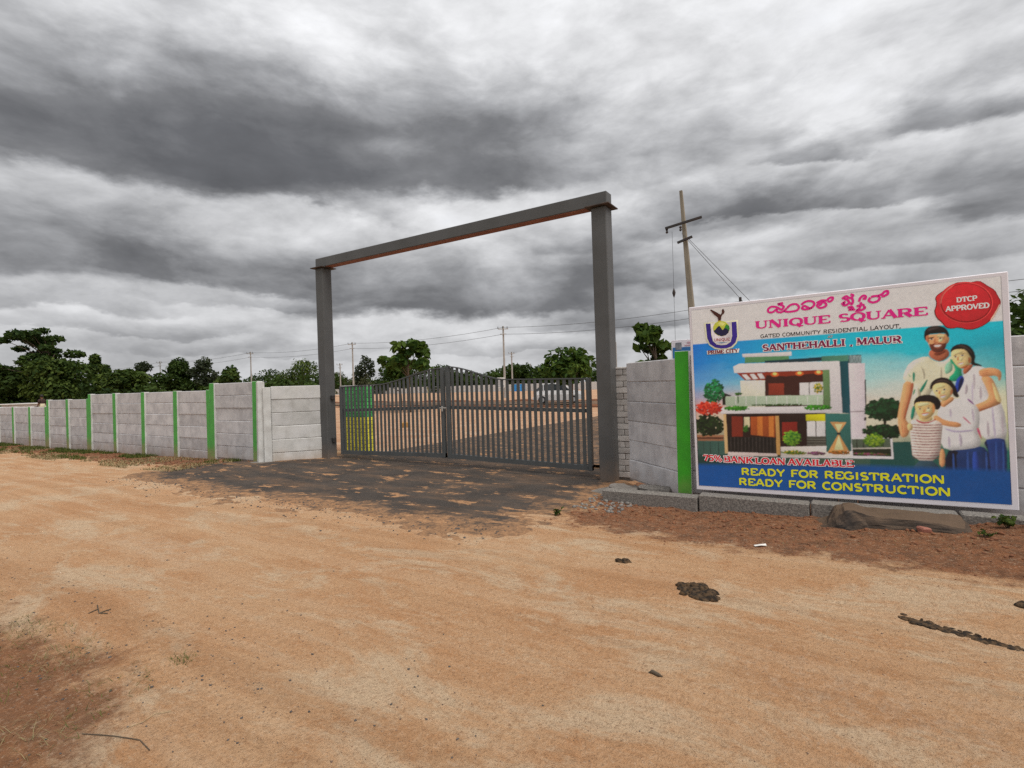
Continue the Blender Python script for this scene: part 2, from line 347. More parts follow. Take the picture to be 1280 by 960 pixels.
def basalt():
    m = bpy.data.materials.new('dark_rock'); m.use_nodes = True; nt = NT(m.node_tree)
    co = nt.n('ShaderNodeTexCoord').outputs['Object']
    c = nt.mix(nt.rng(nt.noise(co, 4, 6, .65), .38, .62), (.030, .027, .026), (.055, .044, .036))
    up = nt.n('ShaderNodeSeparateXYZ', {0: nt.n('ShaderNodeNewGeometry').outputs['Normal']}).outputs[2]
    k = nt.math('MULTIPLY', nt.rng(nt.math('MULTIPLY_ADD', nt.noise(co, 6, 6, .7), .8, up), .55, 1.25), .6)
    c = nt.mix(k, c, (.15, .095, .058))                                                             # red dust lying on top
    nb = nt.n('ShaderNodeBump', {'Strength': .8, 'Distance': .02, 'Height': nt.noise(co, 18, 7, .7)}).outputs[0]
    principled(nt, c, .85, nb, .25); return m
M_basalt = basalt()
def printmat():
    m = bpy.data.materials.new('printed_vinyl'); m.use_nodes = True; nt = NT(m.node_tree)
    co = nt.n('ShaderNodeTexCoord').outputs['Object']
    at = nt.n('ShaderNodeAttribute', attribute_name='ink'); c = at.outputs['Color']
    tone = nt.math('ADD', nt.math('MULTIPLY', nt.noise(co, 13, 4, .6, .8), 1.1), nt.math('MULTIPLY', nt.noise(co, 42, 4, .6, .5), .7))
    tone = nt.math('MULTIPLY_ADD', nt.math('MULTIPLY', nt.math('SUBTRACT', tone, .9), .55), at.outputs['Alpha'], 1.0)   # photographic tones of the pictures
    c = nt.vmath('SCALE', c, tone).outputs[0]
    c = nt.mix(nt.math('MULTIPLY', nt.noise(co, 5, 6, .7), .10), c, (.35, .27, .2))
    nb = nt.n('ShaderNodeBump', {'Strength': .25, 'Distance': .02, 'Height': nt.noise(nt.vmath('MULTIPLY', co, (1.2, 1, .5)).outputs[0], 3.2, 3, .5)}).outputs[0]
    principled(nt, c, .5, nb, .22); return m
M_print = printmat()
# ------------------------------------------------------------------ ground
APRON = [(-12.9, 7.35), (-12.6, 6.2), (-12.4, 5.3), (-11.84, 4.91), (-10.13, 4.80), (-7.86, 4.63), (-5.86, 4.72), (-3.99, 4.75), (-3.35, 4.95), (-3.25, 5.59), (-3.2, 6.5), (-3.28, 7.3), (-3.35, 8.5), (-3.35, 9.0), (-10.35, 9.0), (-10.35, 8.2), (-11.25, 7.1)]
WALLX = [-80, -40, -30, -24, -20, -16, -13, -11, -3, -1.65, -.5, 1.2, 3, 12]
WALLZ = [-.9, -.35, -.24, -.22, -.18, -.12, -.06, 0, -.03, -.08, -.02, .10, .16, .2]
def height(x, y, fine=True):
    x = np.asarray(x, float); y = np.asarray(y, float)
    base = np.interp(x, [-80, -30, -12, -6, 20], [-.8, -.2, -.02, 0, 0])
    k = sstep(3.8, 6.6, y)
    z = base*(1-k)+np.interp(x, WALLX, WALLZ)*k
    z = z*(1-sstep(9, 14, y))
    rd = 1-sstep(5.2, 6.4, y)                                  # the travelled road: ruts run along the wall
    z = z+rd*(.024*fbm(x*.16, y*.9+.05*x, 3, 3)+.022*fbm(x*.06+7, y*2.6+.03*x, 9, 3))
    z = z+.030*fbm(x*.35, y*.5, 21, 3)*(1-sstep(7.5, 9, y))
    mound = sstep(5.3, 6.3, y+.25*fbm(x*1.3, y, 5, 2))*sstep(-3.3, -2.2, x)*(1-sstep(6.75, 7.0, y))
    z = z+mound*(.03+.06*fbm(x*2.1, y*2.1, 31, 4)+.050*fbm(x*8, y*8, 33, 4))
    verge = sstep(5.9, 6.6, y)*(1-sstep(-12.4, -11.2, x))*(1-sstep(7.6, 8.2, y))
    z = z+verge*(.03+.06*fbm(x*1.3, y*1.8, 41, 4))
    if fine: z = z+.008*fbm(x*6, y*6, 51, 3)+.004*fbm(x*24, y*24, 55, 2)*(1-sstep(2.2, 5, y))
    return z
def hz(x, y): return float(height(np.array([x]), np.array([y]))[0])
def sheet(name, xs, ys, zf, m, zone=None, keep=None):
    X, Y = np.meshgrid(xs, ys); Zz = zf(X, Y); nx, ny = len(xs), len(ys)
    co = np.stack([X.ravel(), Y.ravel(), Zz.ravel()], 1)
    i = np.arange(nx*ny).reshape(ny, nx); q = np.stack([i[:-1, :-1].ravel(), i[:-1, 1:].ravel(), i[1:, 1:].ravel(), i[1:, :-1].ravel()], 1)
    if keep is not None:
        kk = keep(X, Y).ravel(); q = q[kk[q].any(1)]
    me = fastmesh(name, co, q, m); me.polygons.foreach_set('use_smooth', np.ones(len(q), bool))
    if zone is not None:
        a = me.color_attributes.new('zone', 'FLOAT_COLOR', 'POINT'); c = np.ones((nx*ny, 4), np.float32)
        for k, v in enumerate(zone(X, Y)): c[:, k] = v.ravel()
        a.data.foreach_set('color', c.ravel())
    return link(name, me)
def fastmesh(name, co, q, m):
    me = bpy.data.meshes.new(name); me.vertices.add(len(co)); me.vertices.foreach_set('co', np.asarray(co, np.float32).ravel())
    n = q.shape[1]; me.loops.add(q.size); me.loops.foreach_set('vertex_index', q.astype(np.int32).ravel())
    me.polygons.add(len(q)); me.polygons.foreach_set('loop_start', np.arange(len(q), dtype=np.int32)*n)
    me.update(calc_edges=True); me.materials.append(m); return me
DARK = [(-6.5, 1.35), (-5.2, 1.25), (-4.3, 1.40), (-3.6, 1.42), (-3.15, 1.18), (-2.75, .95), (-2.5, .6), (-2.4, -.9), (-9, -.9), (-9, .9)]
def zones(x, y):
    r = sstep(4.55, 6.1, y+.25*np.clip(x, -2, 2)*.4)*sstep(-3.8, -2.4, x)
    r = np.maximum(r, .9*sstep(5.7, 6.6, y+.02*(x+12))*(1-sstep(-12.0, -11.0, x)))
    g = .80*sstep(-.75, .65, sdf(DARK, x, y))
    g = np.maximum(g, .62*sstep(5.6, 6.4, y)*(1-sstep(-17, -13, x)))
    b = np.exp(-((x+6.2)/1.9)**2-((y-2.7)/.5)**2)*.5+np.exp(-((x-.1)/1.5)**2-((y-3.1)/.55)**2)*.45+np.exp(-((x+1.8)/.9)**2-((y-3.6)/.5)**2)*.35
    return r, g, b
def steps(a, b, s0, grow): 
    o = [a]; s = s0
    while o[-1] < b: o.append(o[-1]+s); s *= grow
    return o
xs = sorted([-x for x in steps(5.2, 60, .03, 1.022)])+list(np.arange(-5.175, 2.6, .025))+steps(2.62, 14, .04, 1.06)
ys = list(np.arange(-1.0, 5.0, .025))+list(np.arange(5.0, 9.4, .035))
road = sheet('dirt_road', np.array(xs), np.array(ys), height, M_soil, zones)
tag(road, 'wide orange dirt road with faint wheel tracks', None, None, 'structure')
apx = np.arange(-13.6, -2.6, .035); apy = np.arange(4.1, 9.3, .035)
def apron_mask(x, y):
    s = sdf(APRON, x, y)
    s = np.where(y > 7.6, np.maximum(s, np.minimum(x+10.4, -3.3-x)+.2), s)
    n = fbm(x*.8, y*1.6, 61, 5, .62); p = fbm(x*.55+3, y*2.0, 71, 5, .6)
    m = np.clip(s*.95, -1.5, .72)+n*1.25+.45*fbm(x*5, y*7, 63, 4, .6)
    return m-np.clip((p-.10)*3.6, 0, 1.2)*np.where(y < 8.2, 1, .5)
apron = sheet('asphalt_apron', apx, apy, lambda x, y: height(x, y, False)+np.clip(apron_mask(x, y), -1, 1)*.016+.004, M_asphalt, lambda x, y: (.85*(1-sstep(-.1, .65, apron_mask(x, y))),), lambda x, y: apron_mask(x, y) > -1.4)
tag(apron, 'dark worn asphalt apron with sandy patches before the gate', None, None, 'structure')
plot = sheet('plot_ground', np.arange(-150, 40, 1.0), np.concatenate([np.arange(9.3, 20, .3), np.arange(20, 135, 1.5)]), lambda x, y: height(x, y, False)*0+.05*fbm(x*.2, y*.2, 5, 3)*sstep(9.5, 13, y)+np.where(y < 9.5, height(x, y, False)-.03, 0), M_plot)
tag(plot, 'bare pinkish soil of the levelled plots inside the wall', None, None, 'structure')
inner = sheet('internal_road', np.arange(-9.7, -3.3, .2), np.arange(9.2, 70, .25), lambda x, y: .035+.02*fbm(x*.2, y*.2, 5, 3)+.05*np.clip(np.minimum(x+9.6, -3.4-x)*1.5, -.4, .3)+.03*fbm(x*.7, y*.7, 15, 3)*np.clip(1-np.minimum(x+9.6, -3.4-x), 0, 1), M_asphalt, lambda x, y: (.48+0*x,))
tag(inner, 'dusty tarred road running in from the gate', None, None, 'structure')
cross = sheet('cross_road', np.arange(-120, 25, .6), np.arange(33.5, 39.5, .4), lambda x, y: .07+.02*fbm(x*.2, y*.3, 5, 3), M_asphalt, lambda x, y: (.55+0*x,))
tag(cross, 'cross road between the plots beyond the gate', None, None, 'structure')
big = MB(); big.add([(-1500, -400, -1.05), (900, -400, -1.05), (900, 1500, -.25), (-1500, 1500, -.25)], [(0, 1, 2, 3)])
ground = big.obj('ground', M_field, fix=False); tag(ground, 'open fields around the plots', None, None, 'structure')

# ------------------------------------------------------------------ precast compound walls
PANELS = {}
def panel_mesh(L, H, T, m):
    key = (round(L, 3), round(H, 3), m.name)
    if key not in PANELS: PANELS[key] = MB().box(0, L, -T/2, T/2, .003, H-.003, .010).box(.002, L-.002, -T*.22, T*.22, -.012, H-.02, 0).mesh('panel', m)
    return PANELS[key]
rnd = random.Random(11)
def bay(root, x0, x1, zb, rows, H, m, T=.05):
    for r in range(rows):
        o = link('panel', panel_mesh(x1-x0, H, T, m), root, (x0+rnd.uniform(-.002, .002), rnd.uniform(-.010, .010), zb+r*H))
        o.rotation_euler = (rnd.uniform(-.008, .008), rnd.uniform(-.0015, .0015), rnd.uniform(-.0025, .0025))
def post(root, x, z0, z1, wd=.20, fr=.075, paint=None, lean=0.0):
    mb = MB(); mb.box(-wd/2, wd/2, -fr, .06, 0, z1-z0, .006)
    if paint: mb.box(-wd/2+.003, wd/2-.003, -fr-.003, -fr+.02, .01, z1-z0-.004, .002, 1)
    return mb.obj('post', [M_white, paint or M_white], root, (x, 0, z0), (rnd.uniform(-.004, .004), lean, 0))
WY = 7.13
lw = empty('compound_wall', (-11.5, WY, 0), label='long grey precast concrete wall with green posts left of the gate', cat='wall')
px = [0]
B_ = 1.83
# bays counted leftwards from the gate; tops step down with the ground
tops = [1.84]+[1.68]*4+[1.53]*2+[1.28]*4+[1.05]*2
for i, tp in enumerate(tops):
    x1 = -B_*i-.09-(.10 if i in (1, 5, 7, 11) else 0); x0 = -B_*(i+1)+.09
    gx = -11.5+(x0+x1)/2; zb = tp-6*.305 if i < 7 else tp-5*.305
    bay(lw, x0, x1, zb, 6 if i < 7 else 5, .305, M_panel)
for i in range(len(tops)+1):
    x = -B_*i; tp = tops[min(i, len(tops)-1)]
    prev = tops[i-1] if i > 0 else tp
    step = i > 0 and i < len(tops) and prev != tp
    z0 = min(-.12, tp-1.95)
    post(lw, x, z0, max(tp, prev)+.012, .20, .075, M_greenpost, rnd.uniform(.005, .02))
    if step: post(lw, x-.175, z0, tp+.012, .15, .07, M_greenpost, .012)
# wing panels between the wall end and the gate posts
a = Vector((-11.20, 7.16)); b = Vector((-10.46, 8.14)); dv = b-a
lwing = empty('wing_wall', (a.x, a.y, 0), math.atan2(dv.y, dv.x), label='short pale wing wall of stacked slabs turning in to the left gate post', cat='wall')
bay(lwing, .10, dv.length, -.11, 6, .305, M_panelpale)
post(lwing, .02, -.12, 1.70, .16, .06)
cp = MB(); cp.box(-.075, .075, -.075, .075, 0, 1.93, .008); cp.obj('post', M_white, lwing, (-.14, .06, -.10), (0, .012, .3))
fb = MB(); fb.box(-.3, .28, -.22, .12, -.1, .012, .01); fb.obj('footing', M_mortar, lwing, (-.02, -.02, .0), (0, 0, -.9))
a = Vector((-1.86, 7.10)); b = Vector((-2.93, 8.06)); dv = a-b
rwing = empty('wing_wall', (b.x, b.y, 0), math.atan2(dv.y, dv.x), label='grey wing wall of six slabs between right gate post and bright green post', cat='wall')
bay(rwing, 0, dv.length-.02, .06, 6, .305, M_panel)
rw = empty('compound_wall', (-1.86, WY, 0), label='grey precast wall standing behind the hoarding', cat='wall')
for i in range(4):
    bay(rw, .10+1.83*i, 1.74+1.83*i, .10+.015*i, 6, .305, M_panel)
    if i: post(rw, 1.83*i+.005, -.1, 1.95+.015*i, .18, .05, M_brightgreen if i > 1 else None)
gp = post(rw, 0.03, .10, 1.975, .18, .10, M_brightgreen, .004)

# ------------------------------------------------------------------ brick pillars
def brick_pillar(name, label, x, y, wx, wy, z0, z1, courses, matf, cap, rz=0.0, nb=2):
    root = empty(name, (x, y, z0), rz, label=label, cat='pillar'); H = (z1-z0)/courses
    MB().box(-wx/2+.012, wx/2-.012, -wy/2+.012, wy/2-.012, -.05, z1-z0, 0).obj('core', M_mortar, root)
    cache = {}
    for c in range(courses):
        off = (c % 2)*.5
        for side in range(4):
            L = wx if side % 2 == 0 else wy; n = max(1, round(L/.22)); bl = L/n
            for k in range(n+1):
                s = max(-L/2+.001, -L/2+(k-off)*bl+.006); e = min(L/2-.001, -L/2+(k+1-off)*bl-.006)
                if e-s < .03: continue
                key = (round(e-s, 3), matf(c).name)
                if key not in cache: cache[key] = MB().box(0, e-s, -.004, .03, .005, H-.005, .004).mesh('brick', matf(c))
                M = Matrix.Rotation(side*math.pi/2, 4, 'Z'); D = (wy if side % 2 == 0 else wx)/2
                p = M @ Vector((s, -D+rnd.uniform(-.003, .003), c*H))
                link('brick', cache[key], root, p, (0, 0, side*math.pi/2))
    MB().box(-wx/2-.01, wx/2+.01, -wy/2-.01, wy/2+.01, z1-z0, z1-z0+.035, .008).obj('coping', cap, root)
    return root
brick_pillar('brick_pillar', 'white painted brick pillar behind the right gate post', -3.10, 8.40, .26, .24, .02, 1.80, 18, lambda c: M_brickwhite, M_brickwhite)
brick_pillar('brick_pillar', 'brick pillar painted green above and yellow below inside the gate', -10.53, 9.25, .84, .30, .03, 1.66, 17, lambda c: M_brickyellow if c < 9 else M_brickgreen, M_white)

# ------------------------------------------------------------------ gate frame and leaves
gf = empty('gate_portal', (-6.85, 8.2, 0), label='tall grey steel portal of two posts and a top beam', cat='portal')
for sx in (-1, 1):
    x = -3.53 if sx < 0 else 3.51
    MB().box(-.13, .13, -.13, .13, -.12, 4.46, .012).obj('column', M_steel, gf, (x, 0, 0), (0, -.004, 0))
    MB().box(-.21, .21, -.21, .21, 0, .02, .003).obj('cap_plate', M_plate, gf, (x-.017, 0, 4.462))
    for z in (.42, 1.42): MB().box(-.03, .03, -.05, .05, -.05, .05, .006).obj('hinge_lug', M_iron, gf, (x-sx*.15, .03, z))
bm_ = MB(); bm_.box(-3.67, 3.65, -.11, .11, 0, .215, .010); bm_.obj('beam', M_steel, gf, (-.017, 0, 4.486))
MB().box(-3.36, 3.34, -.10, .10, -.006, -.001, 0).obj('primer_strip', M_oxide, gf, (-.017, 0, 4.486))
pale_cache = {}
def leaf(x_h, sgn, z_h, z_c, flat, lift, label):
    Lf = 3.13; root = empty('gate_leaf', (x_h, 8.24, z_h), 0 if sgn > 0 else 0, label=label, cat='gate', group='pair of gate leaves')
    tilt = (z_c-z_h)/Lf
    def zb(s): return tilt*s
    def top(s):
        t = min(max((s-flat)/(Lf-flat), 0), 1); return 1.55+lift*(.5*t*t*(3-2*t)+.5*math.sin(t*math.pi/2)**1.4)
    def X(s): return sgn*s
    def quadbar(s0, s1, z0a, z0b, hgt, y0, y1, name):
        x0, x1 = X(s0), X(s1)
        mb = MB(); mb.loft([[(x0, y0, z0a), (x0, y1, z0a), (x0, y1, z0a+hgt), (x0, y0, z0a+hgt)], [(x1, y0, z0b), (x1, y1, z0b), (x1, y1, z0b+hgt), (x1, y0, z0b+hgt)]]); return mb.obj(name, M_gate, root)
    quadbar(0, Lf, zb(0), zb(Lf), .085, -.02, .04, 'bottom_rail')
    quadbar(.08, Lf-.08, zb(0)+.98, zb(Lf)+.98, .065, .012, .045, 'middle_rail')
    for s0, s1, nm in ((0, .075, 'stile'), (Lf-.08, Lf, 'stile')):
        x0, x1 = sorted((X(s0), X(s1))); sm = (s0+s1)/2
        MB().box(x0, x1, -.032, .046, zb(sm)-.003, zb(sm)+top(sm)+.01, .006).obj(nm, M_gate, root)
    n = 25
    for i in range(n):
        s = .085+(i+.5)*(Lf-.185)/n; hh = round(top(s)-.06, 3)
        if hh not in pale_cache: pale_cache[hh] = MB().box(-.030, .030, -.009, .009, 0, hh, .003).mesh('pale', M_gate)
        link('pale', pale_cache[hh], root, (X(s), 0, zb(s)+.078), (0, rnd.uniform(-.003, .003), 0))
    mb = MB(); pr = None
    rings = []
    for i in range(33):
        s = .0+Lf*i/32; z = zb(s)+top(s); rings.append([(X(s), -.018, z), (X(s), .018, z), (X(s), .018, z+.022), (X(s), -.018, z+.022)])
    mb.loft(rings); mb.obj('top_rail', M_gate, root)
    return root
g1 = leaf(-9.98, 1, .10, .17, 1.35, .25, 'left leaf of the grey barred gate with its arched top')
g2 = leaf(-3.66, -1, .105, .165, 1.75, .27, 'right leaf of the grey barred gate nearest the hoarding')
bt = MB(); bt.box(-.09, .09, -.056, -.036, .0, .022, .004); bt.box(-.02, .02, -.075, -.062, -.06, .045, .004); bt.obj('latch', M_polegrey, g1, (3.12, 0, 1.06))

# ------------------------------------------------------------------ granite kerb, rock slab, rubble by the right wing
kb = empty('granite_kerb', (-2.88, 6.86, 0), label='row of grey granite kerb stones below the hoarding', cat='kerb')
kx = 0
for L_, zt, zbm in ((1.28, .12, -.25), (1.22, .165, -.22), (1.3, .178, -.18), (1.2, .195, -.12), (1.2, .205, -.1)):
    m_ = MB(); m_.box(0, L_-.015, -.09, .09, zbm, zt, .014)
    o = m_.obj('kerb_stone', M_granite, kb, (kx, rnd.uniform(-.012, .012), 0), (0, rnd.uniform(-.01, .004), rnd.uniform(-.01, .01))); kx += L_
def rough_mesh(name, mb, m, amp, seed, cuts=3, smooth=False):
    me = mb.mesh(name, m); bm = bmesh.new(); bm.from_mesh(me)
    bmesh.ops.subdivide_edges(bm, edges=bm.edges, cuts=cuts, use_grid_fill=True)
    co = np.array([v.co for v in bm.verts])
    for k, sc_ in ((1, 4.0), (.45, 11.0)):
        for ax in range(3):
            q = co*sc_; nn = fbm(q[:, 0]+q[:, 2]*1.3+ax*9, q[:, 1]-q[:, 2]*.7+ax*5, seed+ax, 3)
            for v, n_ in zip(bm.verts, nn): v.co[ax] += amp*k*2*n_
    bm.to_mesh(me); bm.free()
    me.polygons.foreach_set('use_smooth', [smooth]*len(me.polygons)); return me
rk = MB()
pr = [(-.40, 0), (-.36, .04), (-.24, .09), (-.17, .20), (-.08, .245), (.02, .25), (.12, .215), (.5, .225), (.88, .20), (.93, .13), (.95, 0)]
rk.loft([[(.27+(x-.27)*(.93+.07*kz), y0+.03*math.sin(x*9), z*kz-.03) for x, z in pr] for y0, kz in ((-.25, .10), (-.235, .55), (-.20, .90), (-.12, 1.0), (.0, .97), (.12, 1.02), (.20, .9))])
slab = link('rock_slab', rough_mesh('rock_slab', rk, M_basalt, .030, 4, 3), None, (.02, 6.53, hz(.2, 6.53)-.045))
tag(slab, 'long dark rock slab lying against the bottom of the hoarding', 'rock')
for nm, lb, x, y, s_, seed, m_ in (('stone', 'small reddish stone in front of the dark rock slab', .56, 6.30, .065, 3, M_oxide), ('stone', 'flat pale stone at the right end of the kerb', 1.55, 6.55, .16, 5, M_granite),
        ('concrete_block', 'broken concrete block lying by the foot of the right gate post', -2.75, 7.25, .20, 8, M_mortar), ('concrete_block', 'square concrete footing slab under the grey wing wall', -2.30, 7.38, .24, 9, M_granite)):
    r_ = MB(); r_.box(-s_, s_, -s_*.7, s_*.7, -s_*.35, s_*.55, s_*.15)
    o = link(nm, rough_mesh(nm, r_, m_, s_*.22, seed, 2), None, (x, y, hz(x, y)+s_*.15), (0, 0, seed*.7)); tag(o, lb, 'stone' if nm == 'stone' else 'block')
pit = MB(); pit.box(-.75, .42, -.42, .30, -.2, .055, .02); pit = link('concrete_bed', rough_mesh('concrete_bed', pit, M_mortar, .02, 12, 3), None, (-2.45, 7.42, hz(-2.5, 7.4)-.02), (0, 0, -.3)); tag(pit, 'rough mortar bed between right gate post and kerb', 'footing')
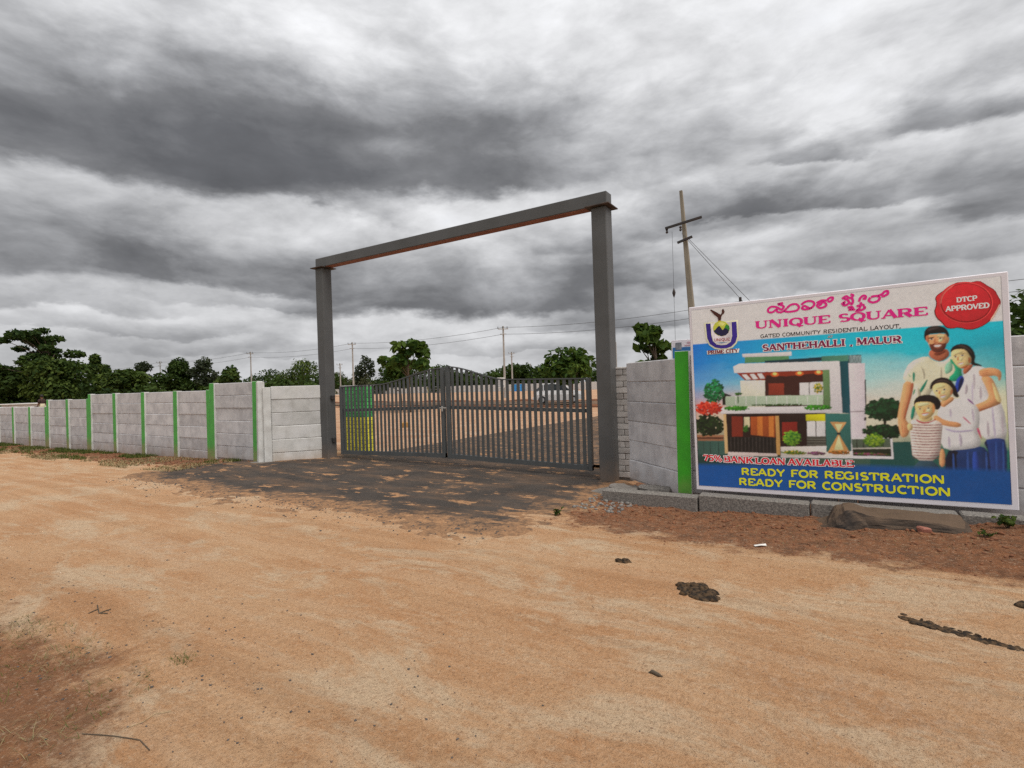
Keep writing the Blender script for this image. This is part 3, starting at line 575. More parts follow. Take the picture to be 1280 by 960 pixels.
# ------------------------------------------------------------------ print on the hoarding, millimetres from its lower left corner
ART = {
 'house_picture': [
  (1,'508058',[639,1666,1115,1662,1121,1581,637,1583]),
  (2,'c8bcc0',[612,1698,1145,1688,1148,1640,615,1658]),
  (2,'0f323c',[857,1598,1448,1605,1447,1560,865,1559]),
  (2,'467864',[1448,1614,1703,1611,1700,1535,1446,1551]),
  (2,'c8bcc0',[504,1549,571,1581,1618,1549,1623,967,1505,968,1519,1458,512,1470]),
  (3,'c8bcc0',[331,1047,1512,1049,1509,968,335,970]),
  (1,'3a1c18',[854,1466,1523,1458,1510,1027,842,1038]),
  (2,'7c2e1c',[540,1469,1519,1456,1451,1430,1081,1402,871,1426,851,1365,631,1375]),
  (1,'dcd0b0',[575,1371,851,1365,842,1048,585,1053]),
  (2,'7c3222',[889,1328,1053,1321,1049,1184,885,1189]),
  (2,'c8c4c6',[1216,1320,1451,1323,1446,1172,1212,1179]),
  (3,'2a2420',[1308,1320,1316,1319,1312,1176,1304,1176]),
  (3,'5c7850',[1452,1458,1519,1458,1512,1005,1447,1024]),
  (3,'e8dcd0',[596,1446,648,1447,702,1383,647,1380]),
  (3,'e8dcd0',[684,1447,735,1449,779,1386,724,1382]),
  (3,'e8dcd0',[770,1449,821,1450,855,1388,801,1385]),
  (4,'ffc070',[983,1436,981,1429,976,1424,968,1421,959,1420,951,1421,943,1426,939,1431,937,1438,939,1445,944,1450,952,1454,960,1454,969,1453,977,1448,981,1443]),
  (4,'ffc070',[1241,1434,1239,1427,1234,1422,1227,1419,1219,1418,1210,1420,1203,1424,1199,1430,1197,1436,1199,1443,1204,1448,1211,1451,1220,1452,1228,1450,1235,1446,1240,1440]),
  (4,'ffc070',[1431,1435,1430,1429,1425,1424,1418,1420,1410,1419,1402,1421,1395,1425,1390,1431,1389,1437,1391,1444,1396,1449,1403,1452,1411,1453,1419,1451,1426,1447,1430,1441]),
  (3,'c05a28',[1005,1427,1002,1417,992,1409,977,1404,959,1402,941,1405,927,1412,917,1421,914,1432,918,1442,928,1450,943,1455,961,1456,978,1453,993,1447,1002,1437]),
  (3,'c05a28',[1263,1425,1259,1415,1249,1407,1235,1402,1218,1401,1201,1404,1187,1410,1178,1419,1175,1430,1179,1440,1188,1448,1203,1453,1220,1454,1236,1451,1250,1444,1260,1435]),
  (3,'c05a28',[1452,1426,1449,1417,1439,1409,1426,1404,1409,1403,1393,1406,1379,1412,1370,1421,1367,1431,1371,1441,1381,1449,1395,1454,1411,1455,1427,1452,1441,1445,1449,1437]),
  (3,'9cac98',[398,1183,1446,1175,1443,1061,395,1062]),
  (4,'c8d4c8',[513,1184,521,1184,518,1068,510,1068]),
  (4,'c8d4c8',[630,1181,637,1180,634,1066,627,1066]),
  (4,'c8d4c8',[744,1177,752,1177,748,1064,741,1064]),
  (4,'c8d4c8',[856,1174,864,1174,860,1061,853,1061]),
  (4,'c8d4c8',[967,1171,974,1171,970,1059,963,1059]),
  (4,'c8d4c8',[1075,1168,1082,1167,1078,1057,1071,1057]),
  (4,'c8d4c8',[1181,1165,1187,1164,1184,1055,1178,1055]),
  (4,'c8d4c8',[1285,1162,1292,1161,1288,1053,1282,1053]),
  (4,'c8d4c8',[1387,1159,1394,1158,1391,1051,1384,1051]),
  (2,'0c4650',[1618,1545,1702,1544,1699,960,1623,967]),
  (1,'c4b8be',[1701,1520,1853,1511,1834,693,1694,691]),
  (1,'3c5050',[1704,1609,1825,1606,1822,1513,1701,1520]),
  (2,'9cb0b4',[1718,1604,1724,1604,1721,1521,1715,1521]),
  (2,'9cb0b4',[1732,1603,1738,1603,1735,1520,1729,1520]),
  (2,'9cb0b4',[1746,1602,1752,1602,1749,1519,1743,1519]),
  (2,'9cb0b4',[1759,1601,1766,1601,1763,1518,1757,1518]),
  (2,'9cb0b4',[1773,1600,1779,1600,1777,1517,1771,1518]),
  (2,'9cb0b4',[1787,1599,1793,1599,1790,1516,1784,1517]),
  (2,'9cb0b4',[1801,1598,1807,1598,1804,1515,1798,1516]),
  (2,'9cb0b4',[1814,1597,1820,1597,1818,1515,1812,1515]),
  (2,'1c1c20',[1844,1333,1856,1332,1848,1021,1837,1021]),
  (2,'8c8488',[1700,987,1841,992,1840,978,1700,973]),
  (3,'202024',[1823,918,1844,918,1843,882,1822,882]),
  (1,'241412',[364,970,1463,969,1454,587,988,567,985,463,395,476]),
  (2,'70281a',[459,935,586,934,579,687,453,685]),
  (2,'b8b090',[601,928,664,927,661,805,597,805]),
  (2,'8e4620',[675,929,946,937,939,681,669,711]),
  (3,'b06a30',[748,929,806,930,800,699,742,708]),
  (3,'b47034',[875,933,928,935,921,691,868,694]),
  (2,'742018',[1014,863,1172,867,1166,656,1008,642]),
  (2,'b8b41c',[1264,952,1456,958,1454,877,1262,878]),
  (2,'c4c2c8',[1273,874,1454,877,1448,704,1268,702]),
  (3,'3a3430',[1357,875,1366,875,1361,703,1352,703]),
  (2,'56564e',[1265,702,1453,704,1450,596,1261,592]),
  (3,'262420',[1264,687,1453,690,1452,680,1264,678]),
  (3,'262420',[1263,657,1452,660,1452,651,1263,648]),
  (3,'262420',[1262,628,1451,631,1451,622,1262,618]),
  (3,'2e605a',[1458,965,1699,959,1692,542,1453,528]),
  (4,'b08858',[1501,866,1659,865,1578,735]),
  (4,'b48854',[1577,735,1669,541,1472,533]),
  (5,'f0c890',[1545,844,1618,844,1579,749]),
  (5,'f0c890',[1578,717,1618,555,1527,552]),
  (5,'16262a',[1600,735,1599,730,1594,726,1587,723,1578,722,1570,723,1563,726,1558,730,1556,735,1558,739,1563,744,1570,746,1579,747,1587,747,1594,744,1599,740]),
  (4,'161414',[405,681,947,681,946,492,400,496]),
  (5,'3a3432',[435,677,443,677,438,485,430,489]),
  (5,'3a3432',[477,677,485,678,480,487,472,490]),
  (5,'3a3432',[519,678,526,678,521,488,514,491]),
  (5,'3a3432',[560,679,568,679,563,489,555,493]),
  (5,'3a3432',[601,679,609,679,604,490,596,494]),
  (5,'3a3432',[642,680,650,680,645,491,637,495]),
  (5,'3a3432',[683,680,690,680,685,492,678,496]),
  (5,'3a3432',[723,681,731,681,725,493,718,497]),
  (5,'3a3432',[763,681,771,681,765,495,758,498]),
  (5,'3a3432',[803,682,810,682,805,496,798,499]),
  (5,'3a3432',[843,682,850,682,845,497,838,500]),
  (5,'3a3432',[882,683,889,683,884,498,877,502]),
  (5,'3a3432',[921,683,928,683,923,499,916,503]),
  (5,'b89c70',[364,966,397,966,399,476,362,475]),
  (5,'a88450',[946,940,985,940,982,474,942,480]),
  (2,'c6bab4',[988,573,1455,594,1453,525,1692,542,1694,481,985,455]),
  (1,'b8aca8',[396,496,951,500,950,458,394,444]),
  (1,'c8bcc0',[1689,691,2065,711,2070,469,985,447,985,463,1691,485]),
  (2,'4a5648',[1697,675,2047,690,2052,583,1701,571]),
  (2,'1c2618',[1701,566,2052,579,2052,496,1706,492]),
  (3,'20221e',[1743,675,1750,675,1747,572,1739,572]),
  (3,'20221e',[1804,676,1811,676,1808,573,1800,573]),
  (3,'20221e',[1864,677,1871,677,1868,575,1861,575]),
  (3,'20221e',[1923,678,1931,678,1927,576,1920,576]),
  (3,'20221e',[1982,679,1990,679,1986,578,1979,577]),
  (3,'a8a49c',[1697,578,2049,593,2049,579,1696,564]),
  (1,'8a6046',[32,701,357,704,355,632,43,627]),
  (2,'4c2c20',[31,672,356,676,356,656,43,651]),
  (1,'34544c',[42,623,380,628,391,464,51,458]),
  (2,'1e3430',[107,620,115,620,115,460,107,460]),
  (2,'1e3430',[188,621,195,621,195,462,187,462]),
  (2,'1e3430',[286,623,294,623,294,465,286,465]),
  (1,'2a2018',[253,1151,272,1150,274,1048,250,1049]),
  (2,'20201a',[357,1239,466,1195,466,1185,408,1187,399,1076,361,1077]),
  (4,'2c4c1c',[538,1183,549,1183,547,1093,536,1094]),
  (1,'1c120e',[2000,948,2026,948,2012,704,1986,703]),
 ],
 'seal': [
  (8,'7c1018',[2468,2010,2484,2056,2492,2104,2480,2154,2520,2197,2597,2238,2636,2274,2674,2288,2747,2268,2832,2280,2872,2243,2890,2222,2947,2171,2968,2106,2987,2058,2982,2015,2951,1962,2932,1910,2888,1856,2827,1813,2742,1790,2658,1830,2608,1819,2558,1831,2528,1890,2485,1940]),
  (9,'b0202a',[2476,2011,2491,2056,2499,2102,2487,2151,2526,2193,2601,2232,2638,2267,2675,2281,2746,2261,2829,2274,2868,2238,2885,2217,2940,2167,2961,2105,2979,2057,2975,2016,2944,1964,2926,1914,2884,1862,2824,1820,2742,1797,2660,1836,2611,1825,2563,1838,2534,1895,2492,1943]),
  (10,'c83a3c',[2929,2046,2922,2000,2906,1959,2880,1922,2847,1893,2807,1872,2762,1861,2716,1861,2669,1871,2624,1892,2584,1921,2551,1959,2526,2002,2512,2050,2508,2098,2515,2145,2533,2188,2560,2226,2595,2255,2637,2274,2683,2283,2730,2282,2777,2270,2820,2248,2858,2218,2889,2180,2912,2138,2926,2092]),
  (11,'8a141c',[2920,2044,2914,2001,2898,1962,2874,1927,2842,1900,2804,1880,2762,1870,2718,1870,2674,1880,2632,1899,2594,1927,2563,1962,2540,2003,2526,2047,2522,2093,2529,2137,2546,2178,2572,2213,2605,2240,2644,2259,2687,2268,2732,2266,2776,2255,2817,2235,2853,2206,2882,2171,2904,2131,2917,2088]),
  (12,'b4222c',[2911,2048,2905,2008,2890,1970,2867,1938,2837,1912,2801,1893,2761,1884,2719,1884,2677,1893,2637,1911,2601,1938,2571,1971,2549,2010,2536,2052,2532,2095,2539,2137,2555,2175,2579,2208,2611,2234,2648,2252,2689,2260,2732,2259,2774,2248,2813,2229,2847,2202,2875,2168,2896,2130,2908,2090]),
  (11,'d86058',[2520,2092,2540,2175,2601,2245,2651,2269,2613,2235,2556,2165,2529,2075]),
  (10,'e0a090',[2896,1872,2944,1957,2976,2035,2978,2013,2946,1934,2907,1868]),
 ],
 'emblem': [
  (8,'d0c4a8',[183,2124,280,2122,490,2120,584,2119,585,1908,561,1839,509,1784,443,1765,376,1765,299,1783,233,1836,195,1921]),
  (9,'c4bac4',[268,2107,272,1958,286,1887,326,1847,378,1833,437,1836,485,1865,502,1930,502,2104]),
  (10,'2e1e78',[204,2109,261,2107,265,1959,281,1884,322,1840,378,1825,441,1827,490,1859,509,1930,509,2100,565,2101,567,1917,544,1847,495,1801,440,1783,377,1784,307,1801,244,1850,214,1927]),
  (10,'a8ac40',[484,2023,480,1999,470,1977,454,1959,433,1946,410,1938,384,1937,359,1943,336,1954,315,1971,300,1993,291,2017,288,2042,292,2066,303,2088,319,2106,340,2120,364,2127,389,2127,414,2121,438,2109,457,2092,472,2071,481,2047]),
  (11,'28742c',[426,2047,447,2081,481,2056,484,2019,465,1970,438,1987]),
  (11,'d8d070',[350,2106,392,2116,434,2090,405,2063,363,2075]),
  (12,'10123c',[295,2015,312,2021,349,2062,370,2065,394,2021,405,2011,425,2038,453,2022,476,1998,465,1970,433,1944,384,1937,336,1959,305,1989]),
  (13,'3c1612',[261,2278,276,2282,315,2257,353,2230,384,2206,402,2225,403,2261,418,2278,434,2243,427,2218,409,2206,394,2185,392,2167,384,2130,354,2133,352,2172,303,2221]),
  (13,'c8a830',[354,2133,384,2130,387,2120,351,2123]),
  (11,'2c6c8c',[315,1860,379,1861,455,1855,378,1848]),
  (9,'ccc0c4',[202,1768,586,1768,575,1719,205,1719]),
 ],
 'family_picture': [
  (9,'c88c62',[2192,1309,2276,1277,2260,1177,2221,1030,2186,901,2216,845,2220,771,2197,712,2146,693,2129,789,2117,892,2133,994,2160,1143]),
  (10,'9c5a40',[2249,1279,2276,1277,2260,1177,2221,1030,2186,901,2169,901,2205,1049,2236,1177]),
  (10,'9c5a40',[2152,845,2157,845,2164,743,2158,743]),
  (10,'9c5a40',[2173,836,2178,836,2182,743,2176,743]),
  (10,'9c5a40',[2194,827,2199,827,2201,744,2195,744]),
  (10,'9c5a40',[2421,1623,2554,1626,2583,1557,2535,1499,2477,1488,2403,1550]),
  (9,'c2bca4',[2392,1560,2437,1507,2484,1484,2542,1491,2591,1551,2660,1444,2669,1305,2584,1273,2469,1242,2416,1190,2392,1118,2254,891,2228,891,2260,1066,2270,1278,2181,1309,2194,1387,2248,1501]),
  (10,'168a66',[2579,1525,2660,1441,2669,1305,2598,1273,2550,1311,2616,1379,2604,1451,2577,1471]),
  (10,'7cae94',[2534,1456,2581,1496,2598,1434,2588,1381,2530,1348]),
  (10,'1e7c66',[2271,1398,2289,1378,2282,1305,2270,1278,2263,1343]),
  (10,'1e7c66',[2399,1336,2321,1211,2304,1157,2319,1156,2366,1228]),
  (10,'1e7c66',[2277,1222,2285,1194,2262,1140,2263,1176]),
  (10,'1e7c66',[2219,1401,2251,1343,2244,1336]),
  (10,'1e7c66',[2248,1029,2286,1047,2254,891,2228,891]),
  (11,'c88c62',[2393,1772,2552,1776,2569,1742,2583,1726,2574,1678,2558,1671,2545,1621,2509,1588,2459,1588,2424,1623,2407,1692,2388,1718,2390,1749]),
  (12,'d09868',[2479,1768,2544,1769,2549,1726,2528,1709,2488,1720]),
  (12,'5c2c20',[2414,1682,2437,1670,2455,1683,2476,1670,2498,1683,2535,1669,2559,1689,2548,1621,2509,1584,2459,1584,2423,1619]),
  (13,'9c5a40',[2443,1669,2527,1670,2508,1628,2467,1627]),
  (14,'f0ece8',[2448,1661,2518,1663,2500,1641,2465,1640]),
  (13,'1e1212',[2410,1741,2460,1750,2462,1739,2412,1728]),
  (13,'1e1212',[2483,1750,2532,1754,2535,1741,2486,1738]),
  (13,'d8c8b8',[2452,1723,2449,1719,2441,1716,2432,1717,2425,1721,2423,1726,2426,1730,2433,1733,2442,1732,2449,1728]),
  (14,'180e0c',[2446,1725,2444,1720,2440,1717,2434,1718,2430,1721,2428,1726,2430,1731,2435,1733,2440,1733,2444,1730]),
  (13,'d8c8b8',[2523,1726,2520,1721,2513,1719,2504,1720,2497,1724,2494,1729,2497,1733,2504,1735,2513,1735,2520,1731]),
  (14,'180e0c',[2517,1727,2515,1723,2511,1720,2505,1721,2501,1724,2500,1729,2502,1734,2506,1736,2511,1736,2516,1732]),
  (13,'9c5a40',[2464,1729,2471,1729,2464,1689,2452,1687]),
  (13,'9c5a40',[2455,1690,2493,1692,2489,1682,2460,1680]),
  (12,'16100f',[2375,1759,2383,1821,2420,1858,2501,1863,2558,1830,2584,1759,2571,1727,2558,1757,2545,1780,2487,1778,2407,1778,2395,1724,2382,1713]),
  (11,'c6bec8',[2671,1337,2756,1428,2827,1420,2876,1365,2873,1278,2881,1121,2970,1050,2990,687,2919,707,2798,684,2766,914,2621,1129,2654,1252]),
  (12,'a49cae',[2877,1017,2892,1008,2903,706,2887,703]),
  (12,'aca4b4',[2737,1267,2748,1266,2744,1073,2730,1073]),
  (11,'1c3a8c',[2613,1286,2657,1345,2686,1313,2674,1251,2629,1155,2602,1165]),
  (12,'0c1a40',[2641,1297,2677,1322,2652,1199,2625,1164]),
  (12,'9c5a40',[2670,1403,2747,1460,2753,1414,2681,1331]),
  (13,'141010',[2580,1570,2591,1623,2633,1654,2682,1660,2729,1639,2765,1586,2777,1520,2764,1463,2798,1448,2831,1420,2781,1426,2743,1439,2725,1497,2652,1595]),
  (14,'dcac7c',[2586,1569,2604,1598,2652,1609,2702,1598,2730,1541,2748,1492,2729,1440,2687,1404,2648,1413,2611,1465,2590,1515]),
  (15,'a06038',[2681,1432,2727,1447,2689,1403,2651,1413]),
  (15,'f2eeea',[2633,1460,2682,1471,2675,1452,2646,1445]),
  (16,'a03030',[2630,1462,2682,1473,2682,1468,2633,1457]),
  (15,'e8dcd0',[2634,1528,2631,1524,2625,1521,2617,1522,2611,1525,2609,1530,2611,1534,2618,1537,2625,1536,2632,1533]),
  (16,'140c0c',[2629,1529,2627,1524,2623,1521,2619,1522,2615,1525,2614,1530,2615,1536,2619,1539,2624,1538,2628,1535]),
  (15,'e8dcd0',[2689,1539,2686,1534,2680,1532,2672,1532,2666,1536,2664,1540,2666,1545,2673,1547,2680,1547,2686,1543]),
  (16,'140c0c',[2684,1540,2682,1535,2678,1532,2674,1532,2670,1536,2669,1541,2670,1546,2674,1549,2679,1549,2683,1545]),
  (15,'2c1810',[2602,1545,2633,1553,2633,1548,2603,1539]),
  (15,'2c1810',[2659,1555,2695,1563,2695,1558,2660,1550]),
  (15,'a86c44',[2638,1530,2645,1529,2647,1492,2631,1489]),
  (14,'c88c62',[2790,1377,2823,1398,2897,1407,2965,1374,2962,1291,2941,1261,2933,1324,2874,1320,2807,1313]),
  (15,'9c5a40',[2798,1369,2876,1382,2876,1377,2798,1364]),
  (15,'9c5a40',[2797,1350,2876,1363,2876,1358,2797,1345]),
  (15,'9c5a40',[2797,1331,2875,1344,2875,1339,2796,1325]),
  (13,'c88c62',[2802,1325,2874,1320,2902,1285,2937,1154,2960,1054,2904,1022,2740,946,2642,930,2556,877,2515,907,2476,938,2532,984,2659,1000,2798,1054,2867,1104,2846,1209]),
  (14,'dcac7c',[2886,1286,2937,1154,2957,1054,2918,1068,2902,1155]),
  (14,'9c5a40',[2740,953,2904,1029,2864,1018,2657,942,2600,907,2643,951]),
  (14,'ccc4ce',[2469,1025,2564,1086,2635,1111,2730,1073,2782,1002,2787,914,2781,823,2761,774,2796,632,2714,595,2503,569,2467,683,2498,827,2455,917]),
  (15,'7a3a80',[2690,1100,2711,1100,2751,1046,2743,1037]),
  (15,'b04468',[2653,915,2663,922,2722,844,2709,844]),
  (15,'b04468',[2755,801,2778,809,2796,688,2785,705]),
  (15,'a8a0b4',[2511,809,2595,773,2734,792,2734,774,2594,752,2511,787]),
  (15,'c88c62',[2475,1079,2579,1130,2601,1097,2563,1059,2497,1003]),
  (16,'181012',[2400,1190,2412,1272,2457,1315,2515,1329,2568,1306,2611,1236,2625,1164,2641,1119,2600,1115,2568,1202,2469,1256]),
  (17,'dcac7c',[2422,1222,2443,1258,2499,1273,2552,1257,2590,1198,2580,1137,2528,1081,2492,1086,2458,1123,2434,1171]),
  (18,'f2eeea',[2482,1129,2534,1142,2522,1117,2496,1111]),
  (19,'a03838',[2480,1133,2534,1146,2534,1141,2482,1126]),
  (18,'e8dcd0',[2471,1188,2469,1183,2462,1180,2454,1180,2448,1184,2445,1189,2448,1193,2455,1196,2463,1196,2469,1192]),
  (19,'140c0c',[2466,1189,2465,1183,2460,1180,2456,1180,2452,1184,2450,1189,2452,1195,2456,1198,2461,1197,2465,1194]),
  (18,'e8dcd0',[2533,1198,2531,1193,2524,1191,2516,1191,2510,1194,2508,1199,2510,1204,2517,1206,2525,1206,2531,1203]),
  (19,'140c0c',[2528,1199,2527,1194,2523,1191,2518,1191,2514,1194,2513,1200,2514,1205,2518,1208,2523,1208,2527,1204]),
  (18,'b07848',[2478,1187,2487,1187,2489,1155,2471,1151]),
  (17,'16305c',[2503,569,2714,595,2796,632,2847,550,2850,249,2492,228]),
  (18,'0c1428',[2503,569,2616,579,2586,507,2604,234,2492,228]),
  (18,'24428c',[2713,564,2760,572,2769,244,2715,241]),
  (16,'1c3468',[2798,684,2919,710,2983,687,2965,255,2836,248,2847,550]),
  (17,'101c3c',[2804,670,2838,678,2856,249,2836,248,2847,550]),
  (17,'c88c62',[2417,921,2451,939,2514,881,2643,859,2638,806,2512,823,2444,859]),
  (18,'d8b4ac',[2220,878,2296,896,2354,860,2442,892,2498,841,2488,755,2452,460,2237,463,2225,661]),
  (19,'6c2430',[2228,845,2353,834,2490,841,2489,834,2353,827,2228,838]),
  (19,'6c2430',[2228,816,2352,805,2487,812,2487,805,2352,798,2228,808]),
  (19,'6c2430',[2229,786,2351,776,2484,784,2484,776,2351,768,2228,779]),
  (19,'6c2430',[2229,757,2350,747,2482,755,2481,748,2350,739,2229,749]),
  (19,'6c2430',[2229,727,2349,718,2479,726,2479,719,2349,710,2229,720]),
  (19,'6c2430',[2229,698,2348,688,2476,697,2476,690,2348,681,2229,691]),
  (19,'6c2430',[2230,668,2347,659,2473,669,2473,661,2347,652,2229,661]),
  (19,'6c2430',[2230,639,2346,630,2471,640,2471,633,2346,623,2230,632]),
  (19,'6c2430',[2230,610,2345,601,2468,611,2468,604,2345,594,2230,602]),
  (19,'6c2430',[2230,580,2344,572,2465,582,2465,575,2344,565,2230,573]),
  (19,'6c2430',[2230,551,2343,543,2463,554,2462,546,2343,536,2230,544]),
  (19,'6c2430',[2231,522,2342,514,2460,525,2460,518,2342,507,2230,514]),
  (19,'6c2430',[2231,492,2341,485,2457,496,2457,489,2341,478,2231,485]),
  (19,'a02838',[2275,900,2310,872,2354,860,2416,877,2437,906,2442,885,2353,841,2286,867]),
  (18,'dcac7c',[2300,926,2407,932,2416,881,2354,863,2304,878]),
  (18,'141012',[2261,1070,2289,1130,2371,1155,2458,1134,2494,1064,2478,998,2438,989,2419,1059,2287,1069,2270,1010]),
  (19,'d8a470',[2269,1066,2332,1079,2422,1073,2443,1007,2424,939,2357,881,2305,911,2278,985]),
  (20,'f4f0ea',[2324,949,2389,961,2371,932,2341,927]),
  (21,'a83838',[2320,953,2390,967,2389,959,2324,944]),
  (20,'e8dcd0',[2326,1002,2324,998,2318,995,2310,995,2304,998,2302,1003,2305,1007,2311,1009,2318,1009,2324,1006]),
  (21,'140c0c',[2322,1003,2320,998,2316,995,2312,995,2308,999,2307,1003,2308,1008,2312,1011,2317,1011,2320,1008]),
  (20,'e8dcd0',[2396,1010,2393,1006,2387,1003,2380,1003,2374,1006,2372,1011,2374,1015,2380,1017,2388,1017,2393,1014]),
  (21,'140c0c',[2391,1011,2390,1006,2386,1003,2381,1003,2378,1006,2377,1011,2378,1016,2382,1019,2386,1019,2390,1016]),
  (20,'4a2c1c',[2294,1023,2333,1031,2333,1026,2295,1017]),
  (20,'4a2c1c',[2365,1032,2407,1037,2406,1032,2367,1027]),
  (20,'b47c4c',[2344,1000,2354,1000,2359,972,2337,969]),
  (17,'2c4450',[2240,463,2452,460,2449,225,2237,213]),
  (19,'c88c62',[2467,597,2501,576,2500,429,2472,393,2449,440]),
  (19,'dcac7c',[2196,836,2227,860,2252,827,2240,779,2205,771]),
  (13,'e0b488',[2484,1764,2541,1766,2543,1744,2489,1742]),
  (12,'a86848',[2393,1765,2417,1767,2414,1682,2405,1692,2388,1718]),
  (13,'e8bc90',[2491,1716,2528,1720,2522,1692,2493,1690]),
  (14,'3a3030',[2401,1827,2449,1844,2518,1844,2489,1829,2418,1807]),
  (11,'6e3422',[2440,1578,2539,1607,2555,1588,2479,1543]),
  (10,'9a9684',[2330,1468,2372,1392,2362,1283,2354,1393]),
  (10,'9a9684',[2505,1454,2513,1349,2498,1262,2493,1368]),
  (10,'9a9684',[2308,1248,2334,1137,2300,1028,2298,1139]),
  (15,'e2b484',[2609,1577,2665,1590,2690,1571,2650,1556,2613,1548]),
  (15,'e6b88c',[2649,1520,2684,1525,2676,1486,2653,1484]),
  (15,'8a5434',[2724,1529,2745,1489,2727,1447,2717,1480]),
  (14,'3a2c28',[2625,1643,2688,1649,2742,1592,2755,1539,2721,1593,2667,1629]),
  (12,'a0989e',[2754,1372,2769,1318,2755,1160,2748,1266]),
  (12,'a0989e',[2804,1246,2817,1141,2798,1071,2791,1159]),
  (12,'a0989e',[2696,1268,2710,1197,2685,1127,2680,1198]),
  (12,'a0989e',[2955,981,2965,844,2955,707,2945,844]),
  (12,'a0989e',[2847,914,2858,775,2847,699,2831,775]),
  (18,'e4b486',[2451,1221,2498,1248,2540,1239,2511,1219,2456,1203]),
  (18,'e6ba8e',[2493,1183,2530,1189,2523,1157,2497,1154]),
  (18,'966040',[2573,1202,2590,1194,2577,1137,2563,1149]),
  (17,'3c2e2c',[2429,1262,2485,1306,2543,1300,2583,1252,2528,1283,2470,1278]),
  (15,'a8a0ac',[2561,1023,2573,952,2563,898,2550,952]),
  (15,'a8a0ac',[2623,774,2648,685,2631,597,2614,685]),
  (15,'a8a0ac',[2728,1020,2748,950,2741,844,2728,915]),
  (15,'a8a0ac',[2537,737,2555,666,2541,584,2524,666]),
  (20,'ecc094',[2298,1058,2361,1071,2408,1063,2374,1038,2303,1028]),
  (20,'ecc298',[2367,998,2406,1004,2399,972,2369,969]),
  (20,'b88050',[2425,1066,2441,1007,2424,946,2414,990]),
  (18,'2c4c88',[2559,542,2576,542,2571,232,2560,232]),
  (18,'2c4c88',[2671,563,2688,563,2682,239,2671,238]),
  (18,'2c4c88',[2814,566,2830,567,2824,247,2814,247]),
  (18,'2c4c88',[2891,672,2907,672,2897,251,2887,251]),
  (18,'2c4c88',[2944,673,2959,673,2949,255,2939,254]),
 ],
 'banner_sheet': [
  (2,'2a2428',[21,2297,2999,2300,2998,2309,20,2308]),
  (2,'2a2428',[15,2303,27,52,37,53,26,2302]),
  (2,'2a2428',[2995,2305,2994,60,3001,61,3002,2304]),
 ],
}
LEAF_PRINT = [
 ('house_picture',4,['8a8a20','c0a030','406020'],1397,1251,46,56,14,20.4,5),
 ('house_picture',5,['2f6e18','3f8a20','256018'],523,1036,136,28,26,25.9,7),
 ('house_picture',5,['2f6e18','3f8a20','256018'],1380,1033,134,26,26,24.1,8),
 ('house_picture',5,['24401c','2c4c1c'],958,1069,272,10,26,17.3,9),
 ('house_picture',3,['2c5a1c'],616,786,30,43,8,19.7,3),
 ('house_picture',3,['b0a024','a07820','5a7020','3a5c1c'],1124,508,119,23,26,20.7,11),
 ('house_picture',3,['5c3858','4c4020','7a4468'],1350,507,98,18,22,18.5,12),
 ('house_picture',6,['8a4c20','a86c24','5c4c20'],1575,521,110,18,24,18.1,13),
 ('house_picture',4,['7c3a5c','3a5c20','6a4a30'],1874,515,149,12,24,15.9,14),
 ('house_picture',2,['165c36','1e7a44','104428'],259,1252,115,147,46,36.7,21),
 ('house_picture',3,['b02c20','8c2018','c84028'],194,1040,159,78,46,34.8,22),
 ('house_picture',1,['14240f','1e3414','0c180c'],183,825,170,133,60,45.0,23),
 ('house_picture',5,['3c6420','2c5018'],548,1211,38,16,8,17.9,24),
 ('house_picture',2,['0e3018','164224','0a2412'],2000,1001,153,114,70,42.0,25),
 ('house_picture',2,['0c2814','143a1c','0a1e10'],1985,764,168,70,60,38.5,26),
 ('house_picture',5,['5c7c20','7c9428','3c601c'],1908,667,92,74,40,22.9,27),
 ('house_picture',5,['4c7c20','6c9428','2c601c'],1109,674,89,83,46,26.5,28),
]
LINES = [
 ('slab','d81a78',None,'UNIQUE',[770,1992,1552,1985],90,6),
 ('slab','d81a78',None,'SQUARE',[1627,1986,2420,1979],89,6),
 ('sans','18141a',None,'GATED COMMUNITY RESIDENTIAL LAYOUT,',[825,1875,2190,1867],43,6),
 ('sans','18141a','c8c0c8','AT',[1518,1815,1567,1816],27,6),
 ('text','701040','d4c8cc','SANTHEHALLI',[842,1717,1683,1716],76,6),
 ('text','701040','d4c8cc',',',[1728,1716,1747,1716],73,6),
 ('text','701040','d4c8cc','MALUR',[1788,1718,2189,1711],73,6),
 ('text','ece4e4',None,'DTCP',[2651,2082,2811,2084],49,14),
 ('text','ece4e4',None,'APPROVED',[2562,1998,2900,2000],52,14),
 ('text','b81c30','d8ccd0','75%',[101,377,325,372],75,9),
 ('text','b81c30','d8ccd0','BANK',[348,370,687,366],74,9),
 ('text','b81c30','d8ccd0','LOAN',[705,364,1034,366],72,9),
 ('text','b81c30','d8ccd0','AVAILABLE',[1060,365,1710,369],71,9),
 ('wide','c8c81e',None,'READY FOR REGISTRATION',[541,221,2494,234],82,6),
 ('wide','c8c81e',None,'READY FOR CONSTRUCTION',[508,95,2538,107],83,6),
 ('sans','8c1c24',None,'UNIQUE',[295,1878,480,1874],36,14),
 ('text','701c28',None,'PRIME CITY',[215,1725,570,1724],43,14),
]
